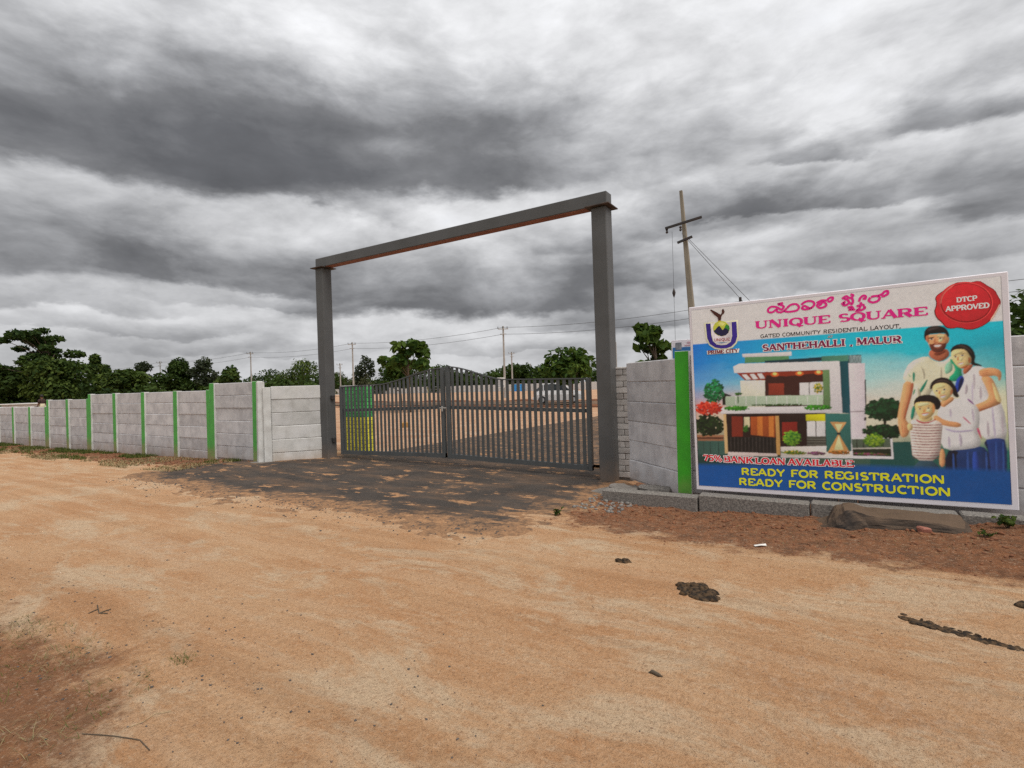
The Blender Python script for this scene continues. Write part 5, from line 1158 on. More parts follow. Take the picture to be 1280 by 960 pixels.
# blue sheet shed
M_bsheet = mat('blue_sheet', (.02, .20, .55), (.03, .26, .60), 3, .5)
for k, x in enumerate((-60.0, -58.6)):
    s_ = empty('blue_cabinet', (x, 96.5, 0), .5, label='left of two bright blue sheet cabins far beyond the gate' if k == 0 else 'right of two bright blue sheet cabins far beyond the gate', cat='cabin', group='blue cabins by the far wall')
    MB().box(-.55, .55, -.5, .5, -.05, 1.55, .03).obj('body', M_bsheet, s_); MB().box(-.60, .60, -.55, .55, 1.55, 1.62, .02).obj('roof', M_white, s_); MB().box(-.25, .25, -.52, -.497, .05, 1.35, .005).obj('door', M_bblue, s_)
# low earth kerbs along the cross road
for y, lb in ((31.0, 'rusty brown earth kerb on the near side of the cross road'), (41.5, 'rusty brown earth kerb on the far side of the cross road')):
    m_ = MB(); rg = []
    for i in range(90):
        x = -100+1.0*i; hh = .14+.05*math.sin(i*1.7)+.04*math.sin(i*.6); rg.append([(x, y-.35, -.05), (x, y-.1, hh), (x, y+.12, hh*.9), (x, y+.4, -.05)])
    m_.loft(rg); tag(m_.obj('earth_kerb', M_clodfar, smooth=True), lb, None, None, 'structure')
# plot marker stones
for x, y, lb in ((-15.05, 15.6, 'small yellow plot marker stone seen through the left gate leaf'),):
    o = MB(); o.loft([[(-.10, -.10, -.1), (.10, -.10, -.1), (.10, .10, -.1), (-.10, .10, -.1)], [(-.09, -.09, .17), (.09, -.09, .17), (.09, .09, .17), (-.09, .09, .17)], [(-.05, -.05, .21), (.05, -.05, .21), (.05, .05, .21), (-.05, .05, .21)]])
    tag(o.obj('marker_stone', mat('ochre', (.42, .22, .05), (.30, .15, .05), 8, .8), loc=(x, y, 0)), lb, 'marker stone')
# low white structure and figure beyond the left wall
lb_ = empty('low_building', (-69.5, 19.2, .08), .9, label='low whitewashed shed beyond the lowest part of the left wall', cat='building')
MB().box(-1.9, 1.9, -1.6, 1.6, -.3, .95, .03).obj('wall', M_white, lb_); MB().box(-2.0, 2.0, -1.75, 1.75, .95, 1.07, .02).obj('roof', M_panelpale, lb_)
for x in (-1.0, 1.0): MB().box(x-.35, x+.35, -1.63, -1.6, .1, .7, .01).obj('window', M_iron, lb_)

# white hatchback
def car():
    M_cw = mat('car_white', (.62, .63, .64), (.56, .57, .58), 2, .3, spec=.5); M_gl = mat('car_glass', (.02, .025, .028), (.03, .035, .04), 2, .1, spec=.6); M_ty = mat('tyre', (.018, .018, .018), None, 5, .8); M_rim = mat('rim', (.35, .35, .36), None, 5, .4); M_red = mat('tail_lamp', (.35, .02, .015), None, 5, .3)
    r = empty('parked_car', (-18.5, 35.6, .06), R(205), label='white hatchback parked on the cross road seen through the gate', cat='car')
    st = [(-1.84, .42, .72, .70), (-1.78, .30, .86, .78), (-1.3, .26, .93, .82), (-.3, .24, .97, .83), (.7, .24, .98, .83), (1.4, .26, .98, .82), (1.72, .34, .92, .78), (1.80, .45, .80, .72)]
    rings = [[(x, -w_*.96, z0), (x, w_*.96, z0), (x, w_, (z0+z1)*.55), (x, w_*.93, z1), (x, -w_*.93, z1), (x, -w_, (z0+z1)*.55)] for x, z0, z1, w_ in st]
    MB().loft(rings).obj('body', M_cw, r, smooth=False)
    cb = [(-.95, .95, .96, .74), (-.35, .95, 1.42, .66), (.35, .95, 1.50, .64), (1.15, .95, 1.44, .64), (1.70, .93, .98, .70)]
    MB().loft([[(x, -.77, z0), (x, .77, z0), (x, w_, z1), (x, -w_, z1)] for x, z0, z1, w_ in cb]).obj('cabin', M_gl, r)
    MB().loft([[(x, -w_-.01, z1-.03), (x, w_+.01, z1-.03), (x, w_-.04, z1+.03), (x, -w_+.04, z1+.03)] for x, _, z1, w_ in cb[1:4]]).obj('roof', M_cw, r)
    for s_ in (-1, 1):
        for x, z_ in ((-.62, 1.25), (.30, 1.42), (1.05, 1.40)):
            m_ = MB(); bar(m_, (x-.06*(x < 0)*6, s_*.765, .96), (x, s_*.665, z_+.02), .05, .08); m_.obj('pillar', M_cw, r)
        for x in (-1.17, 1.15):
            wl = MB(); wl.tube([(x, s_*.68, .29), (x, s_*.70, .29), (x, s_*.84, .29), (x, s_*.855, .29)], [.24, .29, .29, .24], 18); wl = wl.obj('wheel', M_ty, r)
            MB().tube([(x, s_*.80, .29), (x, s_*.862, .29)], [.18, .16], 14).obj('rim', M_rim, wl)
        MB().box(-1.80, -1.60, s_*.62-.13, s_*.62+.13, .66, .80, .02).obj('headlight', M_rim, r); MB().box(1.70, 1.80, s_*.66-.09, s_*.66+.09, .70, .95, .02).obj('tail_light', M_red, r)
        MB().box(-.55, -.40, s_*.86-.07, s_*.86+.07, .96, 1.08, .02).obj('mirror', M_cw, r)
    MB().box(-1.90, -1.72, -.70, .70, .28, .46, .03).obj('bumper', M_ty, r); MB().box(1.74, 1.88, -.70, .70, .30, .50, .03).obj('bumper', M_cw, r)
car()
# ------------------------------------------------------------------ a person beyond the left wall
def person():
    r = empty('person', (-48.1, 13.7, .08), -1.0, label='person in dark top and pale wrap standing beyond the left wall', cat='person')
    J = {'pelvis': (0, 0, .92, .15, .12), 'belly': (0, 0, 1.08, .145, .105), 'chest': (0, 0, 1.30, .17, .115), 'neck': (0, 0, 1.47, .055, .055), 'head0': (0, -.01, 1.55, .075, .085), 'head1': (0, -.015, 1.66, .082, .095), 'head2': (0, -.01, 1.73, .045, .05)}
    E_ = [('pelvis', 'belly'), ('belly', 'chest'), ('chest', 'neck'), ('neck', 'head0'), ('head0', 'head1'), ('head1', 'head2')]
    for s_, n in ((-1, 'l'), (1, 'r')):
        J.update({n+'sh': (s_*.19, 0, 1.40, .06, .06), n+'el': (s_*.27, .02, 1.12, .045, .045), n+'wr': (s_*.20, -.14, .98, .034, .034), n+'ha': (s_*.14, -.19, .96, .04, .028), n+'hip': (s_*.10, 0, .86, .095, .095), n+'kn': (s_*.11, -.02, .48, .062, .065), n+'an': (s_*.11, .02, .09, .042, .045), n+'to': (s_*.12, -.13, .04, .042, .032)})
        E_ += [('chest', n+'sh'), (n+'sh', n+'el'), (n+'el', n+'wr'), (n+'wr', n+'ha'), ('pelvis', n+'hip'), (n+'hip', n+'kn'), (n+'kn', n+'an'), (n+'an', n+'to')]
        for k, (fx, fl) in enumerate(((-.03, .06), (-.01, .075), (.012, .07), (.032, .055))):
            J[f'{n}f{k}'] = (s_*(.11)+fx, -.24, .955, .009, .009); J[f'{n}g{k}'] = (s_*.10+fx, -.24-fl*.6, .93, .008, .008); E_ += [(n+'ha', f'{n}f{k}'), (f'{n}f{k}', f'{n}g{k}')]
        J[n+'th'] = (s_*.09, -.20, .99, .010, .010); E_.append((n+'ha', n+'th'))
    names = list(J); me = bpy.data.meshes.new('body'); me.from_pydata([J[n][:3] for n in names], [(names.index(a_), names.index(b_)) for a_, b_ in E_], [])
    me.materials.append(M_skin); o = link('body', me, r)
    sk = o.modifiers.new('skin', 'SKIN'); lay = me.skin_vertices[0].data if me.skin_vertices else None
    if lay is None:
        bm = bmesh.new(); bm.from_mesh(me); bm.verts.layers.skin.verify(); bm.to_mesh(me); bm.free(); lay = me.skin_vertices[0].data
    for i, n in enumerate(names): lay[i].radius = J[n][3:5]; lay[i].use_root = (n == 'pelvis')
    sk.use_smooth_shade = True; o.modifiers.new('sub', 'SUBSURF').levels = 1
    M_top = mat('dark_cloth', (.05, .025, .022), (.03, .02, .018), 6, .9); M_wrap = mat('pale_cloth', (.52, .47, .33), (.42, .38, .27), 6, .9); M_hair = mat('hair', (.012, .011, .010), None, 6, .6)
    def ring(z, rx, ry, n=14, oy=0): return [(rx*math.cos(2*math.pi*k/n), oy+ry*math.sin(2*math.pi*k/n), z) for k in range(n)]
    MB().loft([ring(1.10, .180, .138), ring(1.16, .175, .13), ring(1.32, .205, .14), ring(1.43, .17, .11), ring(1.47, .07, .065)]).obj('shirt', M_top, r, smooth=True)
    for s_ in (-1, 1): MB().tube([(s_*.15, 0, 1.42), (s_*.22, .0, 1.34), (s_*.26, .02, 1.17)], [.075, .078, .068], 10).obj('sleeve', M_top, r, smooth=True)
    MB().loft([ring(.14, .22, .17), ring(.5, .205, .165), ring(.88, .20, .155), ring(1.14, .186, .142)]).obj('wrap', M_wrap, r, smooth=True)
    MB().loft([ring(1.60, .088, .10, oy=.012), ring(1.68, .092, .104, oy=.006), ring(1.75, .07, .08), ring(1.785, .03, .035)]).obj('hair', M_hair, r, smooth=True)
    for s_ in (-1, 1): MB().tube([(s_*.035, -.098, 1.635), (s_*.035, -.112, 1.635)], [.013, .008], 6).obj('eye', M_hair, r)
    MB().tube([(0, -.10, 1.63), (0, -.125, 1.595), (0, -.10, 1.585)], [.010, .016, .010], 6).obj('nose', M_skin, r); MB().box(-.028, .028, -.103, -.09, 1.555, 1.567, .003).obj('mouth', M_oxide, r)
person()

# ------------------------------------------------------------------ vegetation
def leaves(name, pts, nrm, size, m, parent, rng_, tone, aspect=1.7, shape='diamond'):
    n = len(pts); nrm = nrm/np.maximum(np.linalg.norm(nrm, axis=1, keepdims=True), 1e-6)
    t = rng_.normal(size=(n, 3)); t -= nrm*(t*nrm).sum(1, keepdims=True); t /= np.linalg.norm(t, axis=1, keepdims=True); b = np.cross(nrm, t)
    s = (size*rng_.uniform(.6, 1.35, n))[:, None]
    if shape == 'diamond':
        vs = np.stack([pts-t*s*aspect*.5, pts+b*s*.5+t*s*.1, pts+t*s*aspect*.5, pts-b*s*.5+t*s*.1], 1); k = 4
        q = np.arange(n*4).reshape(n, 4)
    else:
        up = nrm*s*.16
        prof = [(-.5, .05, 0), (-.2, .40, 1), (.15, .46, 1), (.5, 0, -1.2), (.15, -.46, 1), (-.2, -.40, 1)]
        vs = np.stack([pts+t*s*aspect*a_+b*s*c_+up*u_ for a_, c_, u_ in prof], 1); k = 6
        i = np.arange(n)[:, None]*6; q = np.concatenate([i+np.array([[0, 3, 2, 1]]), i+np.array([[0, 5, 4, 3]])])
    me = fastmesh(name, vs.reshape(-1, 3), q, m)
    at = me.attributes.new('tone', 'FLOAT', 'POINT'); at.data.foreach_set('value', np.repeat(tone, k).astype(np.float32))
    return link(name, me, parent)
def lobe_points(rng_, lobes, n, shell=.55):
    L_ = np.array(lobes); wgt = (L_[:, 3]*L_[:, 4]*L_[:, 5])**(2/3); idx = rng_.choice(len(L_), n, p=wgt/wgt.sum())
    dd = rng_.normal(size=(n, 3)); dd /= np.linalg.norm(dd, axis=1, keepdims=True)
    rr = (shell+(1-shell)*rng_.random(n)**.6)*(1+.10*rng_.normal(size=n)); off = dd*rr[:, None]*L_[idx, 3:6]
    return L_[idx, :3]+off, dd, idx
def tree(label, x, y, h, wd, m, seed, trunk=.25, form='round', n=3000, leaf=.30, group='trees beyond the wall', name='tree', cat='tree', gz=-.3, shape='diamond', aspect=1.7):
    g = np.random.default_rng(seed); r = random.Random(seed)
    root = empty(name, (x, y, gz), r.uniform(0, 6.28) if form not in ('flat', 'teak') else 0.0, label=label, cat=cat, group=group); H = h-gz
    lobes = []
    if form == 'round':
        for i in range(15):
            a_ = r.uniform(0, 6.28); q = r.uniform(.0, .40)*wd; z = H*(trunk+(1-trunk)*r.uniform(.12, .86)); k = 1-abs(z/H-.55)*1.1
            s_ = wd*r.uniform(.13, .25); lobes.append((q*k*math.cos(a_), q*k*math.sin(a_), min(z, H-s_*.8), s_, s_, s_*.8))
        lobes.append((0, 0, H-wd*.17, wd*.18, wd*.18, wd*.17))
    elif form == 'tall':
        for i in range(13):
            t = r.uniform(0, 1); z = H*(trunk+(1-trunk)*t*.93); a_ = r.uniform(0, 6.28); q = wd*.30*(1-.6*t); s_ = wd*r.uniform(.15, .24)*(1.1-.4*t)
            lobes.append((q*math.cos(a_), q*math.sin(a_), z, s_, s_, s_*1.1))
    elif form == 'flat':                                       # tiers of flat fronds on long limbs
        for i in range(44):
            z = H*r.uniform(.50, .97); a_ = r.uniform(0, 6.28); q = wd*r.uniform(.06, .54)*(1.1-.35*(z/H)); s_ = wd*r.uniform(.045, .095)
            lobes.append((q*math.cos(a_), q*math.sin(a_), z+.35*(q/wd), s_*1.3, s_*1.3, s_*.55))
    elif form == 'low':
        for i in range(14):
            a_ = r.uniform(0, 6.28); q = wd*.42*math.sqrt(r.random()); s_ = wd*r.uniform(.12, .22); z = H*r.uniform(.25, .78); lobes.append((q*math.cos(a_), q*math.sin(a_), z, s_, s_, min(s_, H*.3)))
        lobes.append((0, 0, H*.82, wd*.2, wd*.2, H*.18))
    elif form == 'teak':
        for i in range(16):
            a_ = r.uniform(0, 6.28); t = r.uniform(0, 1); q = wd*r.uniform(.1, .38); s_ = wd*r.uniform(.10, .17); lobes.append((q*math.cos(a_), q*math.sin(a_), H*(trunk+(.96-trunk)*t), s_, s_, s_*.7))
    pts, dd, idx = lobe_points(g, lobes, n)
    zt = (pts[:, 2]/H); tone = np.clip(g.random(len(pts))**1.4*.8+.05+g.normal(size=len(lobes))[idx]*.16, 0, 1)
    nr = dd*.6+g.normal(size=dd.shape)*.6+np.array([0, 0, .55])
    pts = pts[(pts[:, 2] > .05)]; k = len(pts)
    leaves('crown', pts, nr[:k], leaf, m, root, g, tone[:k], aspect, shape)
    mb = MB(); tr_ = max(.05, H*.020); top = H*(.80 if form != 'low' else .5)
    mb.tube([(0, 0, -.2), (r.uniform(-.05, .05), 0, H*.2), (r.uniform(-.1, .1), r.uniform(-.1, .1), H*.5), (0, 0, top)], [tr_*1.3, tr_, tr_*.7, tr_*.25], 8)
    for lo in lobes[::1 if form == 'flat' else 2]:
        z0 = min(lo[2]*.72, top*.9); mb.tube([(0, 0, z0), (lo[0]*.5, lo[1]*.5, (z0+lo[2])*.5+.04*H*.3), (lo[0], lo[1], lo[2])], [tr_*.42, tr_*.28, tr_*.10], 5)
    mb.obj('trunk', M_trunk, root, smooth=True)
    return root
tree('tall tree with flat spreading tiers of foliage at the far left', -100.5, 29.5, 11.9, 11.5, L_dark, 1, .45, 'flat', 5200, .36)
tree('dense dark tree below the flat tiered tree at far left', -95, 29, 7.2, 10.0, L_mid, 2, .1, 'round', 6500, .34)
tree('second dark tree at the left edge beneath the tiered canopy', -104, 26, 6.4, 8.5, L_dark, 41, .12, 'round', 4200, .36)
tree('upright bushy tree right of the tiered tree at far left', -126, 45, 9.7, 5.6, L_mid, 3, .15, 'tall', 3600, .38)
tree('low broad tree between the two upright trees at left', -114, 45, 6.7, 8.4, L_mid, 4, .1, 'low', 3000, .5)
tree('feathery grey green tree with thin airy crown at left', -119, 50, 8.4, 4.8, L_grey, 5, .25, 'round', 1900, .32)
tree('dark domed tree behind the leftmost concrete pole', -101, 48, 8.1, 7.6, L_dark, 6, .06, 'round', 5200, .36)
tree('sparse pale topped tree just right of the domed tree', -96.5, 50, 8.2, 6.4, L_grey, 7, .08, 'round', 3200, .32)
tree('yellow green low tree right of the sparse tree', -88, 50, 6.1, 6.2, L_mid, 8, .08, 'low', 2800, .42)
tree('dark low tree behind the tallest wall section', -162.0, 104, 9.0, 13.2, L_dark, 9, .08, 'low', 2600, .42)
tree('bushy tree just left of the left gate post', -143.5, 104, 10.8, 15.0, L_mid, 10, .08, 'low', 3300, .40)
tree('twin topped grey green tree behind the pole right of the left gate post', -114.9, 104, 11.0, 8.3, L_grey, 12, .1, 'tall', 2200, .38)
tree('dark rounded tree behind the young broad leaved tree in the gateway', -103.1, 104, 8.8, 13.6, L_dark, 13, .06, 'low', 3300, .40)
tree('dark low tree behind the crest of the gate', -87.0, 104, 7.2, 12.9, L_dark, 14, .06, 'low', 3000, .40)
tree('dark dense tree left of the tall pole above the gate', -66.5, 106, 6.4, 9.8, L_dark, 15, .06, 'low', 2600, .45)
tree('dark dense tree between the thin poles over the right gate leaf', -57.6, 106, 5.9, 10.4, L_dark, 16, .06, 'low', 2600, .45)
tree('pale flowering shrub beside the pole right of the left gate post', -126.1, 104, 7.0, 8.5, L_pale, 17, .05, 'low', 2200, .28, name='shrub', cat='shrub', group='shrubs behind the gate')
tree('pale shrub right of the pole inside the left gate post', -115.2, 104, 6.4, 8.1, L_pale, 18, .05, 'low', 2200, .28, name='shrub', cat='shrub', group='shrubs behind the gate')
G_ = 'young broad leaved trees in the plots'
tree('young tree with big drooping leaves above the left gate leaf', -23.7, 25, 4.75, 3.1, L_teak, 21, .60, 'teak', 420, .30, G_, 'broad_leaved_tree', 'tree', 0, 'leaf', 1.8)
tree('leafy young tree standing left of the drooping leaved one', -26.4, 27, 3.7, 3.2, L_teak, 22, .46, 'teak', 700, .26, G_, 'broad_leaved_tree', 'tree', 0, 'leaf', 1.7)
tree('wide young tree with light green leaves beside the right gate post', -15.6, 32, 4.0, 4.3, L_teak, 23, .46, 'round', 1300, .24, G_, 'broad_leaved_tree', 'tree', 0, 'leaf', 1.7)
tree('small tree with large leaves showing above the grey wing wall', -4.62, 15, 3.25, 1.25, L_teak, 24, .42, 'teak', 300, .17, G_, 'broad_leaved_tree', 'tree', 0, 'leaf', 1.8)
tree('rough dark conical shrub beside the large leaved small tree', -4.95, 15.6, 2.85, 1.05, L_grey, 25, .1, 'tall', 2600, .07, name='shrub', cat='shrub', group='shrubs behind the gate', gz=0)
tree('dense dark tree above the wall at the right edge', 3.6, 12.0, 3.15, 4.2, L_dark, 26, .05, 'low', 14000, .085, gz=0)
# far wood that reads as one mass
g = np.random.default_rng(77); lob = []
for i in range(300):                                           # behind the far wall
    x = -215+260*g.random(); y = 106+26*g.random(); s_ = g.uniform(2.0, 4.0)
    hh = 3.0+1.2*math.sin(x*.21)+.9*math.sin(x*.083+1); lob.append((x, y, max(.6, hh*g.uniform(.3, 1.05)), s_, s_*.8, 1.3+.6*g.random()))
for i in range(170):                                           # scrub behind the left wall
    x = -195+105*g.random(); y = 38+42*g.random(); s_ = g.uniform(1.6, 3.2); lob.append((x, y, g.uniform(.4, 4.0), s_, s_, 1.4))
for i in range(60):
    x = -135+50*g.random(); y = 24+14*g.random(); s_ = g.uniform(1.2, 2.6); lob.append((x, y, g.uniform(-.2, .6), s_, s_, .8))
pts, dd, idx = lobe_points(g, lob, 75000); pts[:, 2] = np.maximum(pts[:, 2], -.3)
wd_ = leaves('distant_wood', pts, dd*.6+g.normal(size=dd.shape)*.6+np.array([0, 0, .5]), .55, L_dark, None, g, np.clip(g.random(len(pts))*.6+g.normal(size=len(lob))[idx]*.22+.15, 0, 1))
tag(wd_, 'dark belt of distant trees and scrub along the skyline', None, None, 'stuff')
# weeds whose tips show over the hoarding and sprouts by its foot
def weed(label, x, y, z0, h, n, seed, leaf=.05, spread=.12, m=L_mid):
    g = np.random.default_rng(seed); r = random.Random(seed); root = empty('weed', (x, y, z0), label=label, cat='plant', group='weeds by the hoarding'); mb = MB(); P_ = []; N_ = []
    for i in range(max(3, n//9)):
        a_ = r.uniform(0, 6.28); e = (spread*math.cos(a_)*r.random(), spread*math.sin(a_)*r.random(), h*r.uniform(.5, 1)); mb.tube([(0, 0, -.03), (e[0]*.4, e[1]*.4, e[2]*.6), e], [.005, .004, .002], 5)
        for k in range(9): t = r.uniform(.35, 1); P_.append((e[0]*t+r.uniform(-1, 1)*leaf, e[1]*t+r.uniform(-1, 1)*leaf, e[2]*t)); N_.append((r.uniform(-1, 1), r.uniform(-1, 1), 1))
    mb.obj('stem', M_trunk, root); leaves('foliage', np.array(P_), np.array(N_), leaf, m, root, g, g.random(len(P_)), 1.8, 'leaf')
weed('green weed sprouting at the lower right corner of the hoarding', 1.24, 6.62, hz(1.24, 6.62), .13, 90, 5, .028, .16)
weed('small green sprout at the right end of the dark rock slab', 1.02, 6.30, hz(1.02, 6.3), .06, 40, 6, .02, .10)
weed('small tuft of green weed at the right edge of the asphalt', -3.05, 5.75, hz(-3.05, 5.75), .10, 40, 7, .03, .10)
weed('tall weed rising behind the top right corner of the hoarding', 1.55, 8.6, 0, 2.76, 40, 8, .06, .10, L_grey)
# ------------------------------------------------------------------ things lying on the road
def dung(label, x, y, blobs, seed):
    r = random.Random(seed); mb = MB()
    for (dx_, dy_, s_, hh) in blobs:
        n = 16; rings = []
        for zf, rf in ((-.3, .95), (.12, 1.0), (.5, .86), (.8, .6), (1.0, .22)):
            rings.append([(dx_+s_*rf*(1+r.uniform(-.14, .14))*math.cos(2*math.pi*k/n), dy_+s_*rf*.8*(1+r.uniform(-.14, .14))*math.sin(2*math.pi*k/n), hh*zf*(1+r.uniform(-.15, .15))) for k in range(n)])
        mb.loft(rings)
    return tag(mb.obj('dung_pat', M_dung, None, (x, y, hz(x, y)), smooth=True), label, 'dung', 'dung on the dirt road')
rr = random.Random(4)
def pat(n, rx, ry, s0, s1, h0, h1):
    o = [(0, 0, min(rx, ry)*.85, h0)]
    for i in range(n):
        a_ = rr.uniform(0, 6.28); q = math.sqrt(rr.random()); o.append((rx*q*math.cos(a_), ry*q*math.sin(a_), rr.uniform(s0, s1), rr.uniform(h0, h1)))
    return o
dung('broad lumpy cow dung pat in the middle of the road', -1.00, 4.10, pat(40, .165, .145, .022, .055, .010, .030), 1)
dung('small round dung pat left of the broad one', -1.74, 4.50, pat(16, .06, .05, .014, .03, .012, .032), 2)
dung('long streak of flattened dung at the right of the road', .54, 4.22, [(-.27+.015*i, .065-.0055*i+rr.gauss(0, .008), rr.uniform(.024, .036), rr.uniform(.003, .006)) for i in range(40)]+[(-.27+.0072*i, .065-.0026*i+rr.gauss(0, .026), rr.uniform(.008, .024), rr.uniform(.003, .011)) for i in range(84)], 3)
dung('dung pat at the right edge of the road', 1.04, 4.78, pat(12, .09, .07, .03, .05, .014, .035), 4)
M_litter = mat('paper_litter', (.70, .68, .64), (.6, .58, .55), 8, .8)
o = MB(); o.loft([[(-.055, -.016, .002), (-.055, .018, .002), (-.055, .018, .005), (-.055, -.016, .005)], [(0, -.02, .010), (0, .022, .008), (0, .022, .011), (0, -.02, .013)], [(.055, -.01, .004), (.06, .02, .014), (.06, .02, .017), (.055, -.01, .007)]])
tag(o.obj('paper_scrap', M_litter, None, (-.74, 5.50, hz(-.74, 5.5)+.004), (0, 0, .5)), 'small white paper scrap on the road edge before the hoarding', 'litter')
M_twig = mat('twig', (.10, .075, .05), (.05, .04, .03), 20, .9)
M_straw = mat('straw', (.40, .30, .17), (.28, .2, .11), 20, .9)
def twig(label, x, y, pts, rad=.006, m=M_twig):
    mb = MB()
    for p in pts:
        q = []
        for i in range(len(p)-1):
            for t in (0, .5): a_, b_ = p[i], p[i+1]; q.append((a_[0]+(b_[0]-a_[0])*t, a_[1]+(b_[1]-a_[1])*t))
        q.append(p[-1]); mb.tube([(a_, b_, hz(x+a_, y+b_)+.004) for a_, b_ in q], rad, 5)
    return tag(mb.obj('twig', m), label, 'twig').__setattr__('location', (x, y, 0))
twig('forked grey twig with dry leaves on the left of the road', -4.80, 1.66, [[(-.10, .03), (0, 0), (.10, -.03), (.16, .0)], [(0, 0), (.03, -.07)], [(.10, -.03), (.08, .05)]], .004)
twig('thin bent twig at the lower left among dry grass', -2.82, 1.10, [[(-.30, -.10), (-.14, -.03), (0, .02), (.12, .01)]], .0022)
twig('pale curled straw at the lower left among dry grass', -2.95, 1.22, [[(-.02, -.09), (.0, -.03), (-.02, .03), (.03, .08)]], .0016, M_straw)
tag(MB().tube([(-.04, 0, .0), (-.02, .01, .012), (.02, -.005, .012), (.04, .005, .0)], [.003, .011, .010, .003], 7).obj('dry_leaf', M_twig, None, (-.92, 2.81, hz(-.92, 2.81)-.004), smooth=True), 'single curled brown leaf on the bare road', 'leaf')
# loose grit, clods, straw and grass: nobody could count them
ICO = [(0, 0, 1), (.894, 0, .447), (.276, .851, .447), (-.724, .526, .447), (-.724, -.526, .447), (.276, -.851, .447), (.724, .526, -.447), (-.276, .851, -.447), (-.894, 0, -.447), (-.276, -.851, -.447), (.724, -.526, -.447), (0, 0, -1)]
ICF = [(0, 1, 2), (0, 2, 3), (0, 3, 4), (0, 4, 5), (0, 5, 1), (1, 6, 2), (2, 7, 3), (3, 8, 4), (4, 9, 5), (5, 10, 1), (2, 6, 7), (3, 7, 8), (4, 8, 9), (5, 9, 10), (1, 10, 6), (6, 11, 7), (7, 11, 8), (8, 11, 9), (9, 11, 10), (10, 11, 6)]
def scatter(name, label, x, y, s, m, seed, sink=.35, flat=.65):
    g = np.random.default_rng(seed); n = len(x); z = height(x, y); v = np.array(ICO)
    a_ = g.uniform(0, 6.28, n); vs = v[None]*(1+.28*g.uniform(-1, 1, (n, 12, 1)))*s[:, None, None]
    vs = vs*np.stack([g.uniform(.7, 1.3, n), g.uniform(.6, 1.1, n), np.full(n, flat)], 1)[:, None, :]
    xr = vs[..., 0]*np.cos(a_)[:, None]-vs[..., 1]*np.sin(a_)[:, None]; yr = vs[..., 0]*np.sin(a_)[:, None]+vs[..., 1]*np.cos(a_)[:, None]
    vs = np.stack([xr+x[:, None], yr+y[:, None], vs[..., 2]+(z+s*flat*(1-sink*2))[:, None]], 2)
    q = (np.arange(n)[:, None, None]*12+np.array(ICF)[None]).reshape(-1, 3)
    return tag(link(name, fastmesh(name, vs.reshape(-1, 3), q, m)), label, None, None, 'stuff')
g = np.random.default_rng(8)
M_grit = mat('grit', (.26, .16, .10), (.11, .075, .06), 3.5, .95, obvar=0); M_clod = mat('clod', (.23, .095, .046), (.13, .055, .03), 4, .95, .4, 60); M_chip = mat('stone_chip', (.10, .09, .085), (.05, .046, .045), 5, .9)
n = 6500; x = -9+11*g.random(n); y = .6+4.6*g.random(n)**1.5; s = .0018+.0042*g.random(n)**4
scatter('road_grit', 'loose grit strewn over the dirt road', x, y, s, M_grit, 3)
n = 800; x = -3.6+2.2*g.normal(size=n)*.8; y = 1.45+.75*g.normal(size=n)*.7; k = (y > .5); scatter('dark_grit', 'dark crumbs of soil on the near left of the road', x[k], y[k], (.002+.007*g.random(n)**3)[k], M_chip, 4)
n = 3400; x = -3.1+5.6*g.random(n); y = 6.75-1.9*g.random(n)**1.5; scatter('soil_clods', 'crumbled red soil clods heaped along the kerb', x, y, (.003+.024*g.random(n)**5)*np.clip((y-4.7)/1.3, .25, 1), M_clod, 5)
n = 1500; x = -29+17.5*g.random(n); y = 5.9+1.1*g.random(n); scatter('verge_clods', 'loose clods along the verge of the left wall', x, y, .01+.035*g.random(n)**3, M_clod, 6)
n = 1100; x = -12.2+9.0*g.random(n); y = 4.65+.5*g.normal(size=n)*.5+.05; scatter('asphalt_chips', 'loose chips crumbling from the asphalt edge', x, y, .005+.013*g.random(n)**3, M_chip, 7)
n = 4200; x = -12.0+8.6*g.random(n); y = 4.8+3.2*g.random(n); scatter('apron_grit', 'fine loose chippings lying on the asphalt apron', x, y, .003+.007*g.random(n)**3, M_chip, 17, .1)
n = 260; x = -3.1+.7*g.random(n); y = 6.2+1.7*g.random(n); scatter('rubble', 'grey rubble chips by the foot of the right gate post', x, y, .012+.03*g.random(n)**2, M_granite, 9)
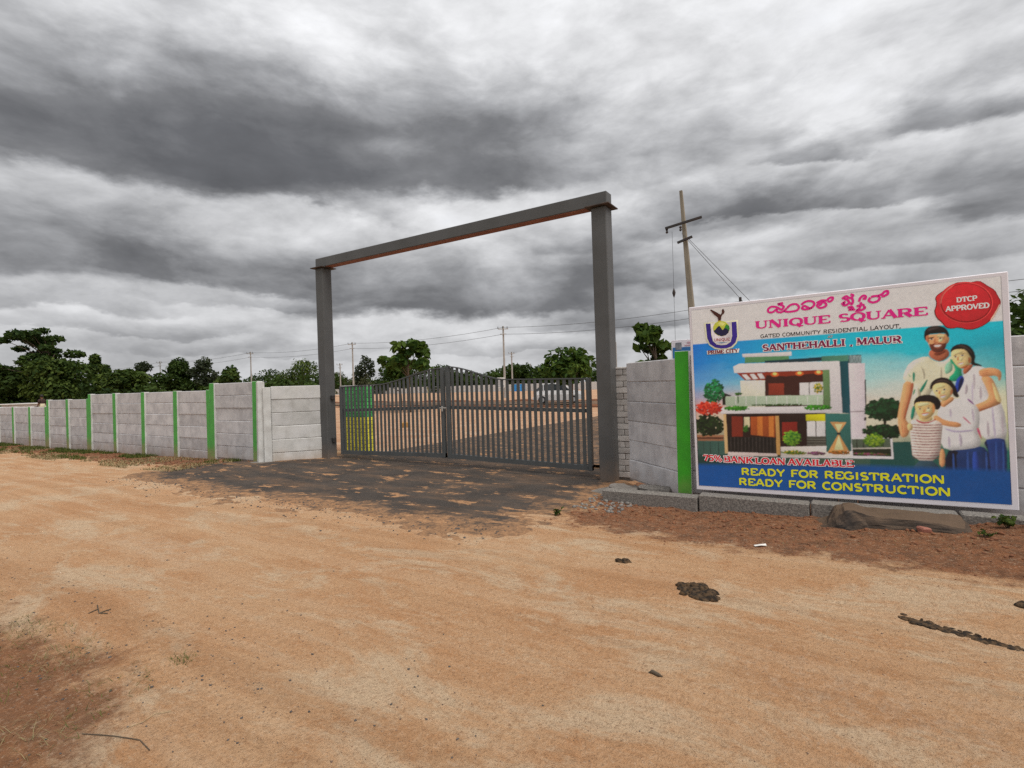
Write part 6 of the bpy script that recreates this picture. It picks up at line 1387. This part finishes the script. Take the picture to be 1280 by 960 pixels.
def blades(name, label, x, y, L_, wd, m, seed, lie=.2):
    g = np.random.default_rng(seed); n = len(x); z = height(x, y); a_ = g.uniform(0, 6.28, n); ln = L_*g.uniform(.5, 1.3, n); tilt = np.clip(lie+g.normal(size=n)*.25, .0, 1.45)
    hx, hy = np.cos(a_), np.sin(a_); sx, sy = -hy*wd/2, hx*wd/2; r1, z1 = ln*.5*np.sin(tilt*.85), ln*.5*np.cos(tilt*.85); r2, z2 = r1+ln*.5*np.sin(tilt), z1+ln*.5*np.cos(np.minimum(tilt*1.3, 1.57))
    b = np.stack([x, y, z-.004], 1)
    def P_(rad, zz, s_): return b+np.stack([hx*rad+sx*s_, hy*rad+sy*s_, zz+.004], 1)
    vs = np.stack([P_(0*ln, 0*ln, 1), P_(0*ln, 0*ln, -1), P_(r1, z1, -.8), P_(r1, z1, .8), P_(r2, z2, 0)], 1)
    i = np.arange(n)[:, None]*5; q = np.concatenate([i+np.array([[0, 1, 2]]), i+np.array([[0, 2, 3]]), i+np.array([[3, 2, 4]])])
    me = fastmesh(name, vs.reshape(-1, 3), q, m); at = me.attributes.new('tone', 'FLOAT', 'POINT'); at.data.foreach_set('value', np.repeat(g.random(n), 5).astype(np.float32))
    return tag(link(name, me), label, None, None, 'stuff')
n = 26000; x = -32+20*g.random(n); y = 5.5+1.55*g.random(n)**.7; k = fbm(x*.9, y*1.5, 91, 4)+.010*(-16-x)+.22*(y-6.5) > .10
blades('verge_grass', 'short green and yellow grass on the verge below the left wall', x[k], y[k], .09, .012, L_grass, 3, .5)
n = 16000; x = -30+18*g.random(n); y = 5.5+1.5*g.random(n); k = fbm(x*.8+5, y*1.5, 95, 4) > .02
blades('dry_verge_grass', 'dry straw coloured grass on the verge below the left wall', x[k], y[k], .08, .010, L_dry, 4, .9)
n = 4200; x = -6.2+3.9*g.random(n); y = .3+1.15*g.random(n); k = (fbm(x*2.2+y*1.5, y*4-x*.8, 97, 4) > .07) & (sdf(DARK, x, y) > -.1)
blades('dry_grass', 'matted dry grass on the brown soil at the lower left', x[k], y[k], .075, .0022, L_dry, 5, 1.3)
n = 2400; x = -6.2+3.9*g.random(n); y = .3+1.15*g.random(n); k = (fbm(x*2.6+y*1.5+9, y*4.4-x*.8, 99, 4) > .10) & (sdf(DARK, x, y) > -.1)
blades('green_grass', 'flattened olive grass on the brown soil at the lower left', x[k], y[k], .055, .0026, L_grass, 6, 1.2)
n = 70; x = -3.42+.05*g.normal(size=n); y = 1.60+.03*g.normal(size=n)
blades('grass_tuft', 'tiny grass tuft on the left of the road', x, y, .035, .003, L_grass, 7, .9)
n = 500; x = -2.6+4.6*g.random(n); y = 5.6+1.0*g.random(n); k = fbm(x*2, y*2, 101, 3) > .08
blades('red_soil_straw', 'scattered straw on the red soil before the hoarding', x[k], y[k], .05, .003, L_dry, 8, 1.3)
